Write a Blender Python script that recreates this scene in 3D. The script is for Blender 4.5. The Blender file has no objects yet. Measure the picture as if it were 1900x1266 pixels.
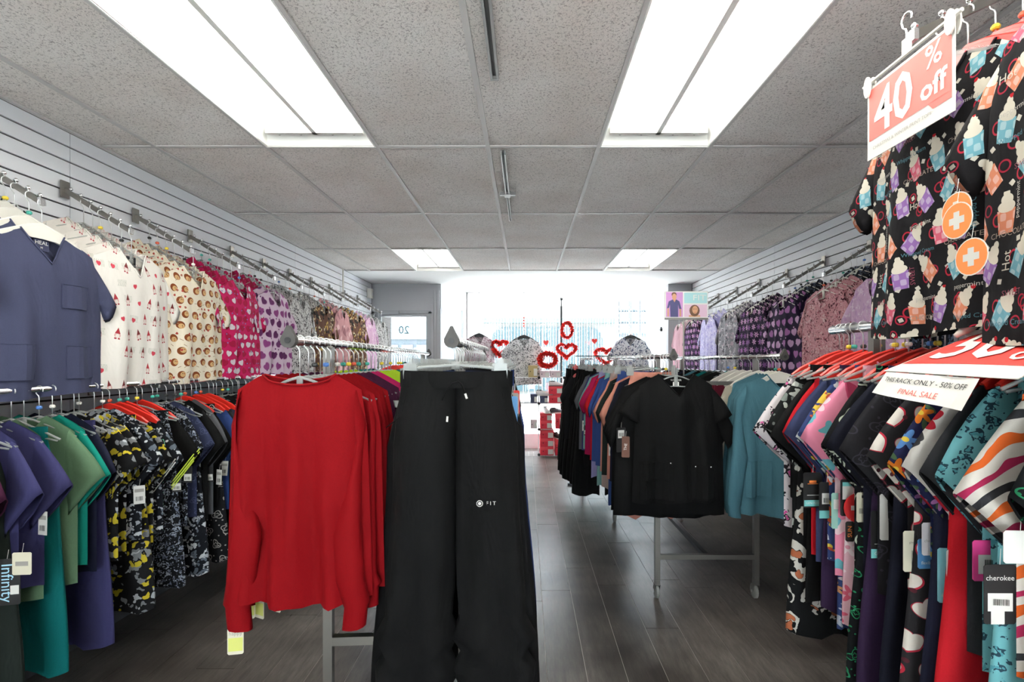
import bpy, math, random
import numpy as np
from mathutils import Matrix, Vector
PI = math.pi
rnd = random.Random(7)
scn = bpy.context.scene
COL = scn.collection

# ------------------------------------------------------------------ camera, world, exposure
F, CX, HY, CZ = 900.0, 976.0, 670.0, 1.5
cam_d = bpy.data.cameras.new('camera'); cam = bpy.data.objects.new('camera', cam_d); COL.objects.link(cam)
cam.location = (0, 0, CZ); cam.rotation_euler = (PI/2, 0, 0)
cam_d.lens = F/1900*36; cam_d.sensor_width = 36
cam_d.shift_x = (950-CX)/1900; cam_d.shift_y = (HY-633)/1900
cam_d.clip_start = 0.05; cam_d.clip_end = 200
scn.camera = cam
w = bpy.data.worlds.new('sky'); scn.world = w; w.use_nodes = True
bg = w.node_tree.nodes['Background']
bg.inputs[0].default_value = (0.88, 0.94, 1.0, 1); bg.inputs[1].default_value = 14.0
vs = scn.view_settings
vs.view_transform = 'Standard'; vs.look = 'None'; vs.gamma = 1; vs.exposure = 0.33
try: vs.use_curve_mapping = False
except Exception: pass
scn.cycles.max_bounces = 6; scn.cycles.diffuse_bounces = 4; scn.cycles.glossy_bounces = 3
scn.cycles.transparent_max_bounces = 12; scn.cycles.transmission_bounces = 4
scn.cycles.caustics_reflective = False; scn.cycles.caustics_refractive = False
scn.cycles.sample_clamp_indirect = 6
TUBE_POWER = 19.0
sun_d = bpy.data.lights.new('sun', 'SUN'); sun_d.energy = 45; sun_d.angle = .01; sun_d.color = (1, .97, .92)
sun = bpy.data.objects.new('sun', sun_d); COL.objects.link(sun); sun.rotation_euler = (math.radians(28), 0, math.radians(-8))
WL, WR, CEIL = -2.35, 2.53, 2.68          # left wall, right wall, ceiling
YB, YF = -3.43, 7.4                        # back and front of the shop

def P(px, py, Y): return ((px-CX)*Y/F, Y, CZ-(py-HY)*Y/F)

# ------------------------------------------------------------------ colour and materials
DYE = [1.0]
def lin(c):
    if isinstance(c, str):
        c = [int(c[i:i+2], 16)/255 for i in (0, 2, 4)]
    return tuple((x/12.92 if x <= .04045 else ((x+.055)/1.055)**2.4)*DYE[0] for x in c) + (1.0,)

class E:
    """tiny shader maths helper"""
    def __init__(s, nt, v): s.nt, s.v = nt, v
    def op(s, o, b=None, c=None):
        n = s.nt.nodes.new('ShaderNodeMath'); n.operation = o
        for i, x in enumerate((s, b, c)):
            if x is None: continue
            x = x.v if isinstance(x, E) else x
            if isinstance(x, (int, float)): n.inputs[i].default_value = x
            else: s.nt.links.new(x, n.inputs[i])
        return E(s.nt, n.outputs[0])
    def __add__(s, b): return s.op('ADD', b)
    def __radd__(s, b): return s.op('ADD', b)
    def __sub__(s, b): return s.op('SUBTRACT', b)
    def __rsub__(s, b): return E(s.nt, b if not isinstance(b, E) else b.v).op('SUBTRACT', s) if isinstance(b, E) else (s*-1)+b
    def __mul__(s, b): return s.op('MULTIPLY', b)
    def __rmul__(s, b): return s.op('MULTIPLY', b)
    def __truediv__(s, b): return s.op('DIVIDE', b)
    def lt(s, b): return s.op('LESS_THAN', b)
    def gt(s, b): return s.op('GREATER_THAN', b)
    def abs(s): return s.op('ABSOLUTE')
    def floor(s): return s.op('FLOOR')
    def fract(s): return s.op('FRACT')
    def sin(s): return s.op('SINE')
    def cos(s): return s.op('COSINE')
    def max(s, b): return s.op('MAXIMUM', b)
    def min(s, b): return s.op('MINIMUM', b)

MATS = {}
def mat(name, col, rough=.8, metal=0.0, **k):
    if name in MATS: return MATS[name]
    m = bpy.data.materials.new(name); m.use_nodes = True
    p = m.node_tree.nodes['Principled BSDF']
    p.inputs['Base Color'].default_value = lin(col)
    p.inputs['Roughness'].default_value = rough; p.inputs['Metallic'].default_value = metal
    m.diffuse_color = lin(col)
    for kk, v in k.items(): p.inputs[kk.replace('_', ' ')].default_value = v
    MATS[name] = m
    return m
def nodes_of(m): return m.node_tree, m.node_tree.nodes['Principled BSDF']
def mix(nt, fac, a, b):
    n = nt.nodes.new('ShaderNodeMix'); n.data_type = 'RGBA'
    for i, x in ((0, fac), (6, a), (7, b)):
        x = x.v if isinstance(x, E) else x
        if isinstance(x, (int, float)): n.inputs[i].default_value = x
        elif isinstance(x, (tuple, list, str)): n.inputs[i].default_value = lin(x) if isinstance(x, str) else x
        else: nt.links.new(x, n.inputs[i])
    return n.outputs[2]
def bump(m, height, strength=.3, dist=.004):
    nt, p = nodes_of(m)
    b = nt.nodes.new('ShaderNodeBump'); b.inputs['Strength'].default_value = strength; b.inputs['Distance'].default_value = dist
    nt.links.new(height, b.inputs['Height']); nt.links.new(b.outputs[0], p.inputs['Normal'])
def noise(nt, scale, vec=None, detail=3, rough=.5, dist=0.0):
    n = nt.nodes.new('ShaderNodeTexNoise'); n.inputs['Scale'].default_value = scale
    n.inputs['Detail'].default_value = detail; n.inputs['Roughness'].default_value = rough; n.inputs['Distortion'].default_value = dist
    if vec is not None: nt.links.new(vec, n.inputs['Vector'])
    return n
def coord(nt, scale=(1, 1, 1), rand=False):
    t = nt.nodes.new('ShaderNodeTexCoord'); mp = nt.nodes.new('ShaderNodeMapping')
    mp.inputs['Scale'].default_value = scale
    nt.links.new(t.outputs['Object'], mp.inputs['Vector'])
    if rand:
        oi = nt.nodes.new('ShaderNodeObjectInfo'); vm = nt.nodes.new('ShaderNodeVectorMath'); vm.operation = 'SCALE'
        cb = nt.nodes.new('ShaderNodeCombineXYZ')
        nt.links.new(oi.outputs['Random'], cb.inputs[0]); nt.links.new(oi.outputs['Random'], cb.inputs[1]); nt.links.new(oi.outputs['Random'], cb.inputs[2])
        nt.links.new(cb.outputs[0], vm.inputs[0]); vm.inputs['Scale'].default_value = 13.0
        nt.links.new(vm.outputs[0], mp.inputs['Location'])
    return mp.outputs[0]
def ramp(nt, fac, stops):
    r = nt.nodes.new('ShaderNodeValToRGB'); e = r.color_ramp.elements
    while len(e) < len(stops): e.new(.5)
    for k, (p_, c) in enumerate(stops): e[k].position = p_; e[k].color = lin(c) if isinstance(c, str) else c
    nt.links.new(fac.v if isinstance(fac, E) else fac, r.inputs[0])
    return r.outputs[0]

def finish_cloth(m, wrinkle=.5):
    nt, p = nodes_of(m)
    c = coord(nt, (1, 1, .45), True)
    n1 = noise(nt, 9, c, 3, .55, .6)
    wv = noise(nt, 900, coord(nt), 1)
    h = E(nt, n1.outputs[0])*1.0 + E(nt, wv.outputs[0])*.03
    bump(m, h.v, wrinkle, .02)
    p.inputs['Specular IOR Level'].default_value = .12
def cloth(name, col, rough=.85, wrinkle=.5):
    k = 'cloth_'+name
    if k in MATS: return MATS[k]
    DYE[0] = .56
    m = mat(k, col, rough)
    nt, p = nodes_of(m)
    n = noise(nt, 260, coord(nt), 2)
    c = lin(col)
    nt.links.new(mix(nt, E(nt, n.outputs[0]), tuple(x*.88 for x in c[:3])+(1,), tuple(min(1, x*1.1) for x in c[:3])+(1,)), p.inputs['Base Color'])
    finish_cloth(m, wrinkle); DYE[0] = 1.0
    return m

def cells(nt, s, rot=.9, aspect=1.0):
    """tile coordinates over the garment's own x-z plane -> px,py in -.5...5 and three random numbers"""
    c = coord(nt, (1, 1, 1))
    sep = nt.nodes.new('ShaderNodeSeparateXYZ'); nt.links.new(c, sep.inputs[0])
    oi = nt.nodes.new('ShaderNodeObjectInfo'); r = E(nt, oi.outputs['Random'])
    x = E(nt, sep.outputs[0])*s + r*0.0; z = E(nt, sep.outputs[2])*(s*aspect)
    row = z.floor(); xo = x + row*.5
    col = xo.floor(); fx = xo.fract()-.5; fz = z.fract()-.5
    cb = nt.nodes.new('ShaderNodeCombineXYZ'); nt.links.new(col.v, cb.inputs[0]); nt.links.new(row.v, cb.inputs[1])
    wn = nt.nodes.new('ShaderNodeTexWhiteNoise'); wn.noise_dimensions = '3D'; nt.links.new(cb.outputs[0], wn.inputs['Vector'])
    sc = nt.nodes.new('ShaderNodeSeparateColor'); nt.links.new(wn.outputs['Color'], sc.inputs[0])
    r1, r2, r3 = (E(nt, sc.outputs[i]) for i in range(3))
    a = (r1-.5)*(rot*2)
    ca, sa = a.cos(), a.sin()
    fx = fx+(r2-.5)*.16; fz = fz+(r3-.5)*.16
    return fx*ca-fz*sa, fx*sa+fz*ca, r1, r2, r3
def circ(x, y, cx, cy, r, ry=None):
    ax = (x-cx)/r; ay = (y-cy)/(ry or r)
    return (ax*ax+ay*ay).lt(1.0)
def heart(px, py, r):
    x = px/r; y = py/r + .15
    q = x*x + y*y - 1.0
    return (q*q*q - x*x*y*y*y).lt(0.0)

def patt(kind, *cols, s=12.0):
    k = 'print_%s_%s_%g' % (kind, '_'.join(cols), s)
    if k in MATS: return MATS[k]
    DYE[0] = .68
    m = mat(k, cols[0], .85)
    nt, p = nodes_of(m)
    base = cols[0]
    if kind == 'hearts':
        x, y, r1, r2, r3 = cells(nt, s, .8)
        c = mix(nt, heart(x-.02, y+.015, .335), base, cols[2])
        c = mix(nt, heart(x, y, .3), c, mix(nt, r2.gt(.62), cols[1], cols[3] if len(cols) > 3 else cols[1]))
        x, y, r1, r2, r3 = cells(nt, s*2.1, .8)
        c = mix(nt, circ(x, y, 0, 0, .16)*r1.gt(.78), c, cols[-1])
    elif kind == 'leopard':
        v = nt.nodes.new('ShaderNodeTexVoronoi'); v.inputs['Scale'].default_value = s
        nn = noise(nt, s*1.6, coord(nt), 2)
        mx = nt.nodes.new('ShaderNodeVectorMath'); mx.operation = 'MULTIPLY_ADD'
        nt.links.new(nn.outputs[1], mx.inputs[0]); mx.inputs[1].default_value = (.07, .07, .07); nt.links.new(coord(nt), mx.inputs[2])
        nt.links.new(mx.outputs[0], v.inputs['Vector'])
        d = E(nt, v.outputs['Distance'])
        g = E(nt, noise(nt, s*2.4, coord(nt), 1).outputs[0])
        c = mix(nt, d.lt(.42)*d.gt(.24)*g.gt(.44), base, cols[1])
        c = mix(nt, d.lt(.22), c, cols[2])
    elif kind == 'zebra':
        nn = noise(nt, 5, coord(nt), 2, .5)
        sep = nt.nodes.new('ShaderNodeSeparateXYZ'); nt.links.new(coord(nt), sep.inputs[0])
        f = (E(nt, sep.outputs[2])*1.0 + E(nt, sep.outputs[0])*-.6)*s + E(nt, nn.outputs[0])*3.2
        idx = f.floor(); fr = f.fract()
        h = (idx*.37).fract()
        n2 = E(nt, noise(nt, 14, coord(nt), 1).outputs[0])
        st = fr.lt((n2*.95).min(.75)*.95)
        sc = mix(nt, h.gt(.33), cols[1], cols[2]); sc = mix(nt, h.gt(.66), sc, cols[3])
        c = mix(nt, st, base, sc)
    elif kind == 'floral':
        x, y, r1, r2, r3 = cells(nt, s, 3.1)
        ang = y.op('ARCTAN2', x); rr = (x*x+y*y).op('SQRT')
        c = base
        if len(cols) > 4:
            xx, yy, q1, q2, q3 = cells(nt, s*1.9, 3.1)
            c = mix(nt, circ(xx, yy, 0, 0, .38, .16), c, cols[4])
        pet = rr.lt((ang*6).cos()*.12+.3)
        fc = mix(nt, r2.gt(.33), cols[1], cols[2]); fc = mix(nt, r2.gt(.7), fc, cols[3])
        c = mix(nt, pet, c, fc)
        c = mix(nt, rr.lt(.09), c, cols[-1])
    elif kind == 'cups':
        xx, yy, q1, q2, q3 = cells(nt, s*1.9, 3.1)
        c = mix(nt, (xx.abs().max(yy.abs())).lt(.13)*q2.gt(.55), base, 'd8d2c4')
        ring = (xx*xx+yy*yy).op('SQRT')
        c = mix(nt, ring.lt(.33)*ring.gt(.24)*q3.gt(.8), c, 'a8243c')
        x, y, r1, r2, r3 = cells(nt, s, .9, .8)
        x = x*.8; y = y*.8
        fc = mix(nt, r2.gt(.25), 'd6637a', '74aebc'); fc = mix(nt, r2.gt(.5), fc, '9a72b4'); fc = mix(nt, r2.gt(.75), fc, 'dc8a6a')
        fl = mix(nt, ((x*22).sin()*(y*22).sin()).gt(.1), fc, mix(nt, .28, fc, 'ffffff'))
        ring2 = ((x+.21)*(x+.21)+(y+.1)*(y+.1)).op('SQRT')
        c = mix(nt, ring2.lt(.12)*ring2.gt(.085), c, 'b3283c')
        cup = x.abs().lt(y*.12+.21)*y.lt(.05)*y.gt(-.36)
        c = mix(nt, cup, c, fl)
        cream = circ(x, y, 0, .1, .2, .1).max(circ(x, y, .01, .22, .13, .1)).max(circ(x, y, 0, .33, .07, .07))
        c = mix(nt, cream, c, 'e6dfce')
        c = mix(nt, circ(x, y, .02, .41, .045)*r3.gt(.5), c, 'c0202c')
    elif kind == 'gnomes':
        x, y, r1, r2, r3 = cells(nt, s, .35, .8)
        xx, yy, q1, q2, q3 = cells(nt, s*3.2, .2, 1.6)
        scr = ((yy*30).sin()+(xx*19).cos()).gt(.9)
        x3, y3, t1, t2, t3 = cells(nt, s*1.02, .1, .8)
        c = mix(nt, scr*t2.gt(.6)*t1.gt(.3)*x3.abs().lt(.35)*y3.abs().lt(.2), base, '8d9c88')
        hat = x.abs().lt((y*-1+.38)*.42)*y.gt(.02)*y.lt(.38)
        fc = mix(nt, r2.gt(.5), 'b0343e', '7a3434')
        bd = circ(x, y, 0, -.08, .17, .16)
        g = r3.lt(.62)
        c = mix(nt, bd*g, c, 'e5b4b0'); c = mix(nt, circ(x, y, 0, -.12, .1, .12)*g, c, 'f4ece4')
        c = mix(nt, hat*g, c, fc)
        c = mix(nt, (x.abs()-.09).abs().lt(.06)*(y+.27).abs().lt(.04)*g, c, 'a82430')
        c = mix(nt, heart(x, y, .13)*r3.gt(.7), c, 'd4495a')
    elif kind == 'hogs':
        x, y, r1, r2, r3 = cells(nt, s, 1.0)
        c = mix(nt, circ(x, y, 0, 0, .32, .3), base, '8a4a28')
        c = mix(nt, circ(x, y, .1, -.05, .21, .2), c, 'dcb27c')
        c = mix(nt, circ(x, y, .12, .02, .035), c, '40241c')
        c = mix(nt, circ(x, y, .2, -.07, .04), c, 'a03a30')
        xx, yy, q1, q2, q3 = cells(nt, s*2.3, 1.0)
        c = mix(nt, heart(xx, yy, .2)*q2.gt(.8), c, 'b5473f')
        c = mix(nt, (yy.abs().lt(.05)*xx.abs().lt(.3))*q3.gt(.72), c, 'a98a70')
    elif kind == 'lines':     # outline drawing print
        x, y, r1, r2, r3 = cells(nt, s, 1.5)
        rr = ((x*x)+(y*y*1.6)).op('SQRT'); ang = y.op('ARCTAN2', x)
        d = (rr-((ang*3+r2*6).cos()*.07+.27)).abs()
        c = mix(nt, d.lt(.028), base, cols[1])
        d2 = (rr-((ang*5+r3*6).sin()*.03+.12)).abs()
        c = mix(nt, d2.lt(.025), c, cols[2] if len(cols) > 2 else cols[1])
        xx, yy, q1, q2, q3 = cells(nt, s*3, 1.5)
        c = mix(nt, circ(xx, yy, 0, 0, .13)*q2.gt(.6), c, cols[1])
    else:                     # abstract patches of colour
        v = nt.nodes.new('ShaderNodeTexVoronoi'); v.inputs['Scale'].default_value = s*1.5
        nn = noise(nt, s, coord(nt), 2)
        mx = nt.nodes.new('ShaderNodeVectorMath'); mx.operation = 'MULTIPLY_ADD'
        nt.links.new(nn.outputs[1], mx.inputs[0]); mx.inputs[1].default_value = (.1, .1, .1); nt.links.new(coord(nt), mx.inputs[2])
        nt.links.new(mx.outputs[0], v.inputs['Vector'])
        sc = nt.nodes.new('ShaderNodeSeparateColor'); nt.links.new(v.outputs['Color'], sc.inputs[0])
        h = E(nt, sc.outputs[0]); d = E(nt, v.outputs['Distance'])
        c = base
        n = len(cols)-1
        for i in range(n):
            lo = .35+.65*i/n
            c = mix(nt, h.gt(lo)*h.lt(.35+.65*(i+1)/n)*d.lt(.5), c, cols[i+1])
    if isinstance(c, str): c = mix(nt, 0.0, c, c)
    nt.links.new(c, p.inputs['Base Color'])
    finish_cloth(m, .45); DYE[0] = 1.0
    return m

# plain surfaces
def m_paint(name, col, rough=.6, bs=.05, sc=60):
    m = mat(name, col, rough); nt, p = nodes_of(m)
    n = noise(nt, sc, coord(nt), 4)
    bump(m, n.outputs[0], bs, .002)
    return m
SLAT = m_paint('white_slat_paint', 'e4e6ea', .45, .02)
GROOVE = mat('groove_board', '2c2624', .95)
LOWER_SHADE = m_paint('lower_shade_paint', '2a2a2c', .8)  # shade below the wall rails, put into the wall colour
GREYWALL = m_paint('grey_wall_paint', 'a8a8ac', .6)
WHITEWALL = m_paint('white_wall_paint', 'e8e8e8', .7)
BACKWALL = m_paint('pale_wall_paint', 'cfcfcf', .7)
def m_tile():
    m = mat('fissured_ceiling_tile', 'e2dedc', .95); nt, p = nodes_of(m)
    c = coord(nt, (1, 1, 1), True)
    n = noise(nt, 120, c, 3, .6, 1.0)
    n2 = noise(nt, 2.2, coord(nt, (1, 1, 1), True), 3)
    f = ramp(nt, E(nt, n.outputs[0]), [(.36, 'a8a2a0'), (.47, 'ebe7e4')])
    g = ramp(nt, E(nt, n2.outputs[0]), [(.3, 'ece6e2'), (.7, 'ffffff')])
    mm = nt.nodes.new('ShaderNodeMix'); mm.data_type = 'RGBA'; mm.blend_type = 'MULTIPLY'; mm.inputs[0].default_value = 1
    nt.links.new(f, mm.inputs[6]); nt.links.new(g, mm.inputs[7]); nt.links.new(mm.outputs[2], p.inputs['Base Color'])
    bump(m, n.outputs[0], .7, .004)
    return m
TILE = m_tile()
GRID = mat('ceiling_grid_paint', 'c2bebc', .6)
TRACK = mat('track_grey', '8b8988', .45, .3)
TRACK_IN = mat('track_slot', '3c3b3b', .6)
TROFFER = mat('troffer_enamel', 'f2f2ee', .4)
def m_floor():
    m = mat('dark_laminate', '4a4340', .38); nt, p = nodes_of(m)
    c = coord(nt, (9, .8, 1), True)
    n = noise(nt, 4.5, c, 6, .65, .8)
    wv = noise(nt, 30, coord(nt, (4, .35, 1), True), 4, .7)
    oi = nt.nodes.new('ShaderNodeObjectInfo')
    base = ramp(nt, E(nt, n.outputs[0])*.65+E(nt, wv.outputs[0])*.35, [(.30, '1d1917'), (.5, '302a27'), (.7, '4c4440')])
    tint = ramp(nt, E(nt, oi.outputs['Random']), [(0, 'c4c0be'), (1, 'ffffff')])
    mm = nt.nodes.new('ShaderNodeMix'); mm.data_type = 'RGBA'; mm.blend_type = 'MULTIPLY'; mm.inputs[0].default_value = 1
    nt.links.new(base, mm.inputs[6]); nt.links.new(tint, mm.inputs[7])
    # scuffs: a world-wide pale wear layer
    g = nt.nodes.new('ShaderNodeNewGeometry')
    s1 = noise(nt, 1.3, g.outputs['Position'], 3, .6); mpw = nt.nodes.new('ShaderNodeMapping'); mpw.inputs['Scale'].default_value = (1, .16, 1); nt.links.new(g.outputs['Position'], mpw.inputs[0]); s2 = noise(nt, 45, mpw.outputs[0], 5, .7)
    wear = (E(nt, s1.outputs[0])-.34).max(0.0)*2.2*((E(nt, s2.outputs[0])-.12).max(0.0)*1.3)
    sp = nt.nodes.new('ShaderNodeTexVoronoi'); sp.inputs['Scale'].default_value = 26; nt.links.new(g.outputs['Position'], sp.inputs['Vector'])
    spot = E(nt, sp.outputs['Distance']).lt(.05)*.5
    col = mix(nt, wear.min(.75).max(spot), mm.outputs[2], 'a09890')
    nt.links.new(col, p.inputs['Base Color'])
    r = (E(nt, s2.outputs[0])*.25+.2)
    nt.links.new(r.v, p.inputs['Roughness'])
    bump(m, n.outputs[0], .25, .002)
    return m
FLOOR = m_floor()
JOINT = mat('floor_joint', 'c0b8b0', .6)
CHROME = mat('chrome', 'ecedee', .24, 1.0)
HOOKM = mat('bright_wire', 'd8d9da', .3, .75)
STEEL = mat('brushed_steel', '8a8782', .4, 1.0)
DSTEEL = mat('dark_steel', '4a4a4c', .4, .9)
RUBBER = mat('grey_rubber', '8c8c88', .6)
FINIAL = mat('cast_grey_cap', '3c3a38', .6, .0)
BLACKP = mat('black_plastic', '141414', .45)
REDP = mat('red_plastic', 'c8281e', .35)
WHITEP = mat('white_plastic', 'd6d3ca', .4)
def m_clear():
    m = mat('clear_plastic', 'b4b8b6', .15); nt, p = nodes_of(m)
    p.inputs['Alpha'].default_value = .45
    return m
CLEAR = m_clear()
def m_glass():
    m = bpy.data.materials.new('window_glass'); m.use_nodes = True; nt = m.node_tree
    nt.nodes.remove(nt.nodes['Principled BSDF'])
    t = nt.nodes.new('ShaderNodeBsdfTransparent'); g = nt.nodes.new('ShaderNodeBsdfGlossy'); g.inputs['Roughness'].default_value = .02
    x = nt.nodes.new('ShaderNodeMixShader'); x.inputs[0].default_value = .06
    t.inputs[0].default_value = (.94, .97, .98, 1)
    nt.links.new(t.outputs[0], x.inputs[1]); nt.links.new(g.outputs[0], x.inputs[2])
    nt.links.new(x.outputs[0], nt.nodes['Material Output'].inputs[0])
    return m
GLASS = m_glass()
MARK = [mat('marker_'+c, c, .5) for c in ('e3c93c', '3a9c8c', 'd0583c', '2a2a2a', '4a78c0', 'e8e4dc')]
def emit(name, col, strength):
    m = mat(name, col, .5); nt, p = nodes_of(m)
    p.inputs['Emission Color'].default_value = lin(col); p.inputs['Emission Strength'].default_value = strength
    return m
INK = mat('black_ink', '161616', .8); WHITEINK = mat('white_ink', 'd6d4ce', .7); REDINK = mat('red_ink', 'cf2a22', .6)
PAPER = mat('white_card', 'd4d2cc', .6); CREAMCARD = mat('cream_card', 'cfcab4', .6); BLACKCARD = mat('black_card', '1a191a', .5)
TEALINK = mat('teal_card', '6fb7b4', .6); LIMEINK = mat('lime_check', 'c8cc6c', .7)
ORANGE = mat('orange_card', 'ef8340', .5); SALMON = mat('salmon_card', 'e4655c', .5); BLUECARD = mat('blue_card', '4f86b8', .6)
PINKCARD = mat('pink_card', 'e0408c', .6); GREYINK = mat('grey_ink', '9a9690', .8)

# ------------------------------------------------------------------ mesh building
class MB:
    def __init__(s): s.v, s.f, s.m = [], [], []
    def add(s, vs, fs, mi=0):
        o = len(s.v); s.v += [tuple(x) for x in vs]; s.f += [tuple(i+o for i in f) for f in fs]; s.m += [mi]*len(fs); return s
    def box(s, x0, x1, y0, y1, z0, z1, mi=0):
        vs = [(x, y, z) for z in (z0, z1) for y in (y0, y1) for x in (x0, x1)]
        return s.add(vs, [(0, 2, 3, 1), (4, 5, 7, 6), (0, 1, 5, 4), (2, 6, 7, 3), (0, 4, 6, 2), (1, 3, 7, 5)], mi)
    def tube(s, pts, r, n=6, mi=0, closed=False, cap=True):
        pts = [Vector(p) for p in pts]; k = len(pts); vs = []
        rs = r if isinstance(r, (list, tuple)) else [r]*k
        ref = None
        for i, p in enumerate(pts):
            if closed: t = (pts[(i+1) % k]-pts[i-1])
            else: t = pts[min(i+1, k-1)]-pts[max(i-1, 0)]
            t = t.normalized() if t.length > 1e-9 else Vector((0, 0, 1))
            if ref is None: ref = Vector((0, 1, 0)) if abs(t.y) < .9 else Vector((1, 0, 0))
            a = t.cross(ref).normalized(); b = a.cross(t).normalized(); ref = b
            for j in range(n):
                th = 2*PI*j/n
                vs.append(p+a*(rs[i]*math.cos(th))+b*(rs[i]*math.sin(th)))
        fs = []
        for i in range(k if closed else k-1):
            i2 = (i+1) % k
            for j in range(n):
                j2 = (j+1) % n
                fs.append((i*n+j, i*n+j2, i2*n+j2, i2*n+j))
        if not closed and cap: fs += [tuple(range(n))[::-1], tuple((k-1)*n+j for j in range(n))]
        return s.add(vs, fs, mi)
    def lathe(s, prof, n=12, c=(0, 0, 0), axis='z', mi=0):
        vs, fs = [], []
        for (r, h) in prof:
            for j in range(n):
                a = 2*PI*j/n; x, y = r*math.cos(a), r*math.sin(a)
                v = (x, y, h) if axis == 'z' else ((x, h, y) if axis == 'y' else (h, x, y))
                vs.append((v[0]+c[0], v[1]+c[1], v[2]+c[2]))
        for i in range(len(prof)-1):
            for j in range(n): fs.append((i*n+j, i*n+(j+1) % n, (i+1)*n+(j+1) % n, (i+1)*n+j))
        fs += [tuple(range(n))[::-1], tuple((len(prof)-1)*n+j for j in range(n))]
        return s.add(vs, fs, mi)
    def prism(s, poly, y0, y1, mi=0, ax='xz'):
        n = len(poly)
        def q(a, b, t): return (a, t, b) if ax == 'xz' else ((t, a, b) if ax == 'yz' else (a, b, t))
        vs = [q(a, b, y0) for a, b in poly]+[q(a, b, y1) for a, b in poly]
        return s.add(vs, [tuple(range(n)), tuple(range(2*n-1, n-1, -1))]+[(i, i+n, (i+1) % n+n, (i+1) % n) for i in range(n)], mi)
    def mesh(s, name, mats, smooth=False):
        me = bpy.data.meshes.new(name); me.from_pydata(s.v, [], s.f)
        for m in (mats if isinstance(mats, (list, tuple)) else [mats]): me.materials.append(m)
        if max(s.m, default=0): me.polygons.foreach_set('material_index', s.m)
        if smooth: me.polygons.foreach_set('use_smooth', [True]*len(s.f))
        me.update(); return me
    def obj(s, name, mats, parent=None, smooth=False, **k):
        return link(name, s.mesh(name, mats, smooth), parent, **k)

def link(name, me, parent=None, loc=None, rot=None, m=None, kind=None, label=None, cat=None, group=None):
    o = bpy.data.objects.new(name, me); COL.objects.link(o)
    if parent: o.parent = parent
    if loc is not None: o.location = loc
    if rot is not None: o.rotation_euler = rot
    if m is not None:
        for sl in o.material_slots:
            sl.link = 'OBJECT'; sl.material = m
            break
    if kind: o['kind'] = kind
    if label: o['label'] = label
    if cat: o['category'] = cat
    if group: o['group'] = group
    return o
def thing(name, label, cat, loc=(0, 0, 0), rz=0.0, group=None): return link(name, None, None, loc, (0, 0, rz), label=label, cat=cat, group=group)

TXT = {}
def text_geo(s, size, bold=0.0):
    if (s, size, bold) in TXT: return TXT[(s, size, bold)]
    cu = bpy.data.curves.new('t', 'FONT'); cu.body = s; cu.size = size; cu.align_x = 'CENTER'; cu.align_y = 'CENTER'; cu.offset = bold; cu.resolution_u = 2
    o = bpy.data.objects.new('t', cu); COL.objects.link(o)
    bpy.context.view_layer.update()
    me = o.evaluated_get(bpy.context.evaluated_depsgraph_get()).to_mesh()
    r = ([tuple(v.co[:2]) for v in me.vertices], [tuple(p.vertices) for p in me.polygons])
    o.evaluated_get(bpy.context.evaluated_depsgraph_get()).to_mesh_clear()
    bpy.data.objects.remove(o); bpy.data.curves.remove(cu)
    TXT[(s, size, bold)] = r; return r
def text_on(mb, s, size, fn, mi, bold=0.0, ang=0.0, c=(0, 0), sx=1.0):
    """letters laid on a surface by fn(x, z) -> point"""
    vs, fs = text_geo(s, size, bold); ca, sa = math.cos(ang), math.sin(ang)
    mb.add([fn(c[0]+x*sx*ca-y*sa, c[1]+x*sx*sa+y*ca) for x, y in vs], fs, mi)

ORD = 'nearest,second,third,fourth,fifth,sixth,seventh,eighth,ninth,tenth,eleventh,twelfth,thirteenth,fourteenth,fifteenth,sixteenth,seventeenth,eighteenth,nineteenth,twentieth'.split(',')
TENS = {2: 'twenty', 3: 'thirty', 4: 'forty', 5: 'fifty', 6: 'sixty', 7: 'seventy'}
def ordw(i):
    if i < 20: return ORD[i]
    n = i+1; t, u = divmod(n, 10)
    if u == 0: return TENS[t][:-1]+'ieth'
    return TENS[t]+'-'+('first' if u == 1 else ORD[u-1])

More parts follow.
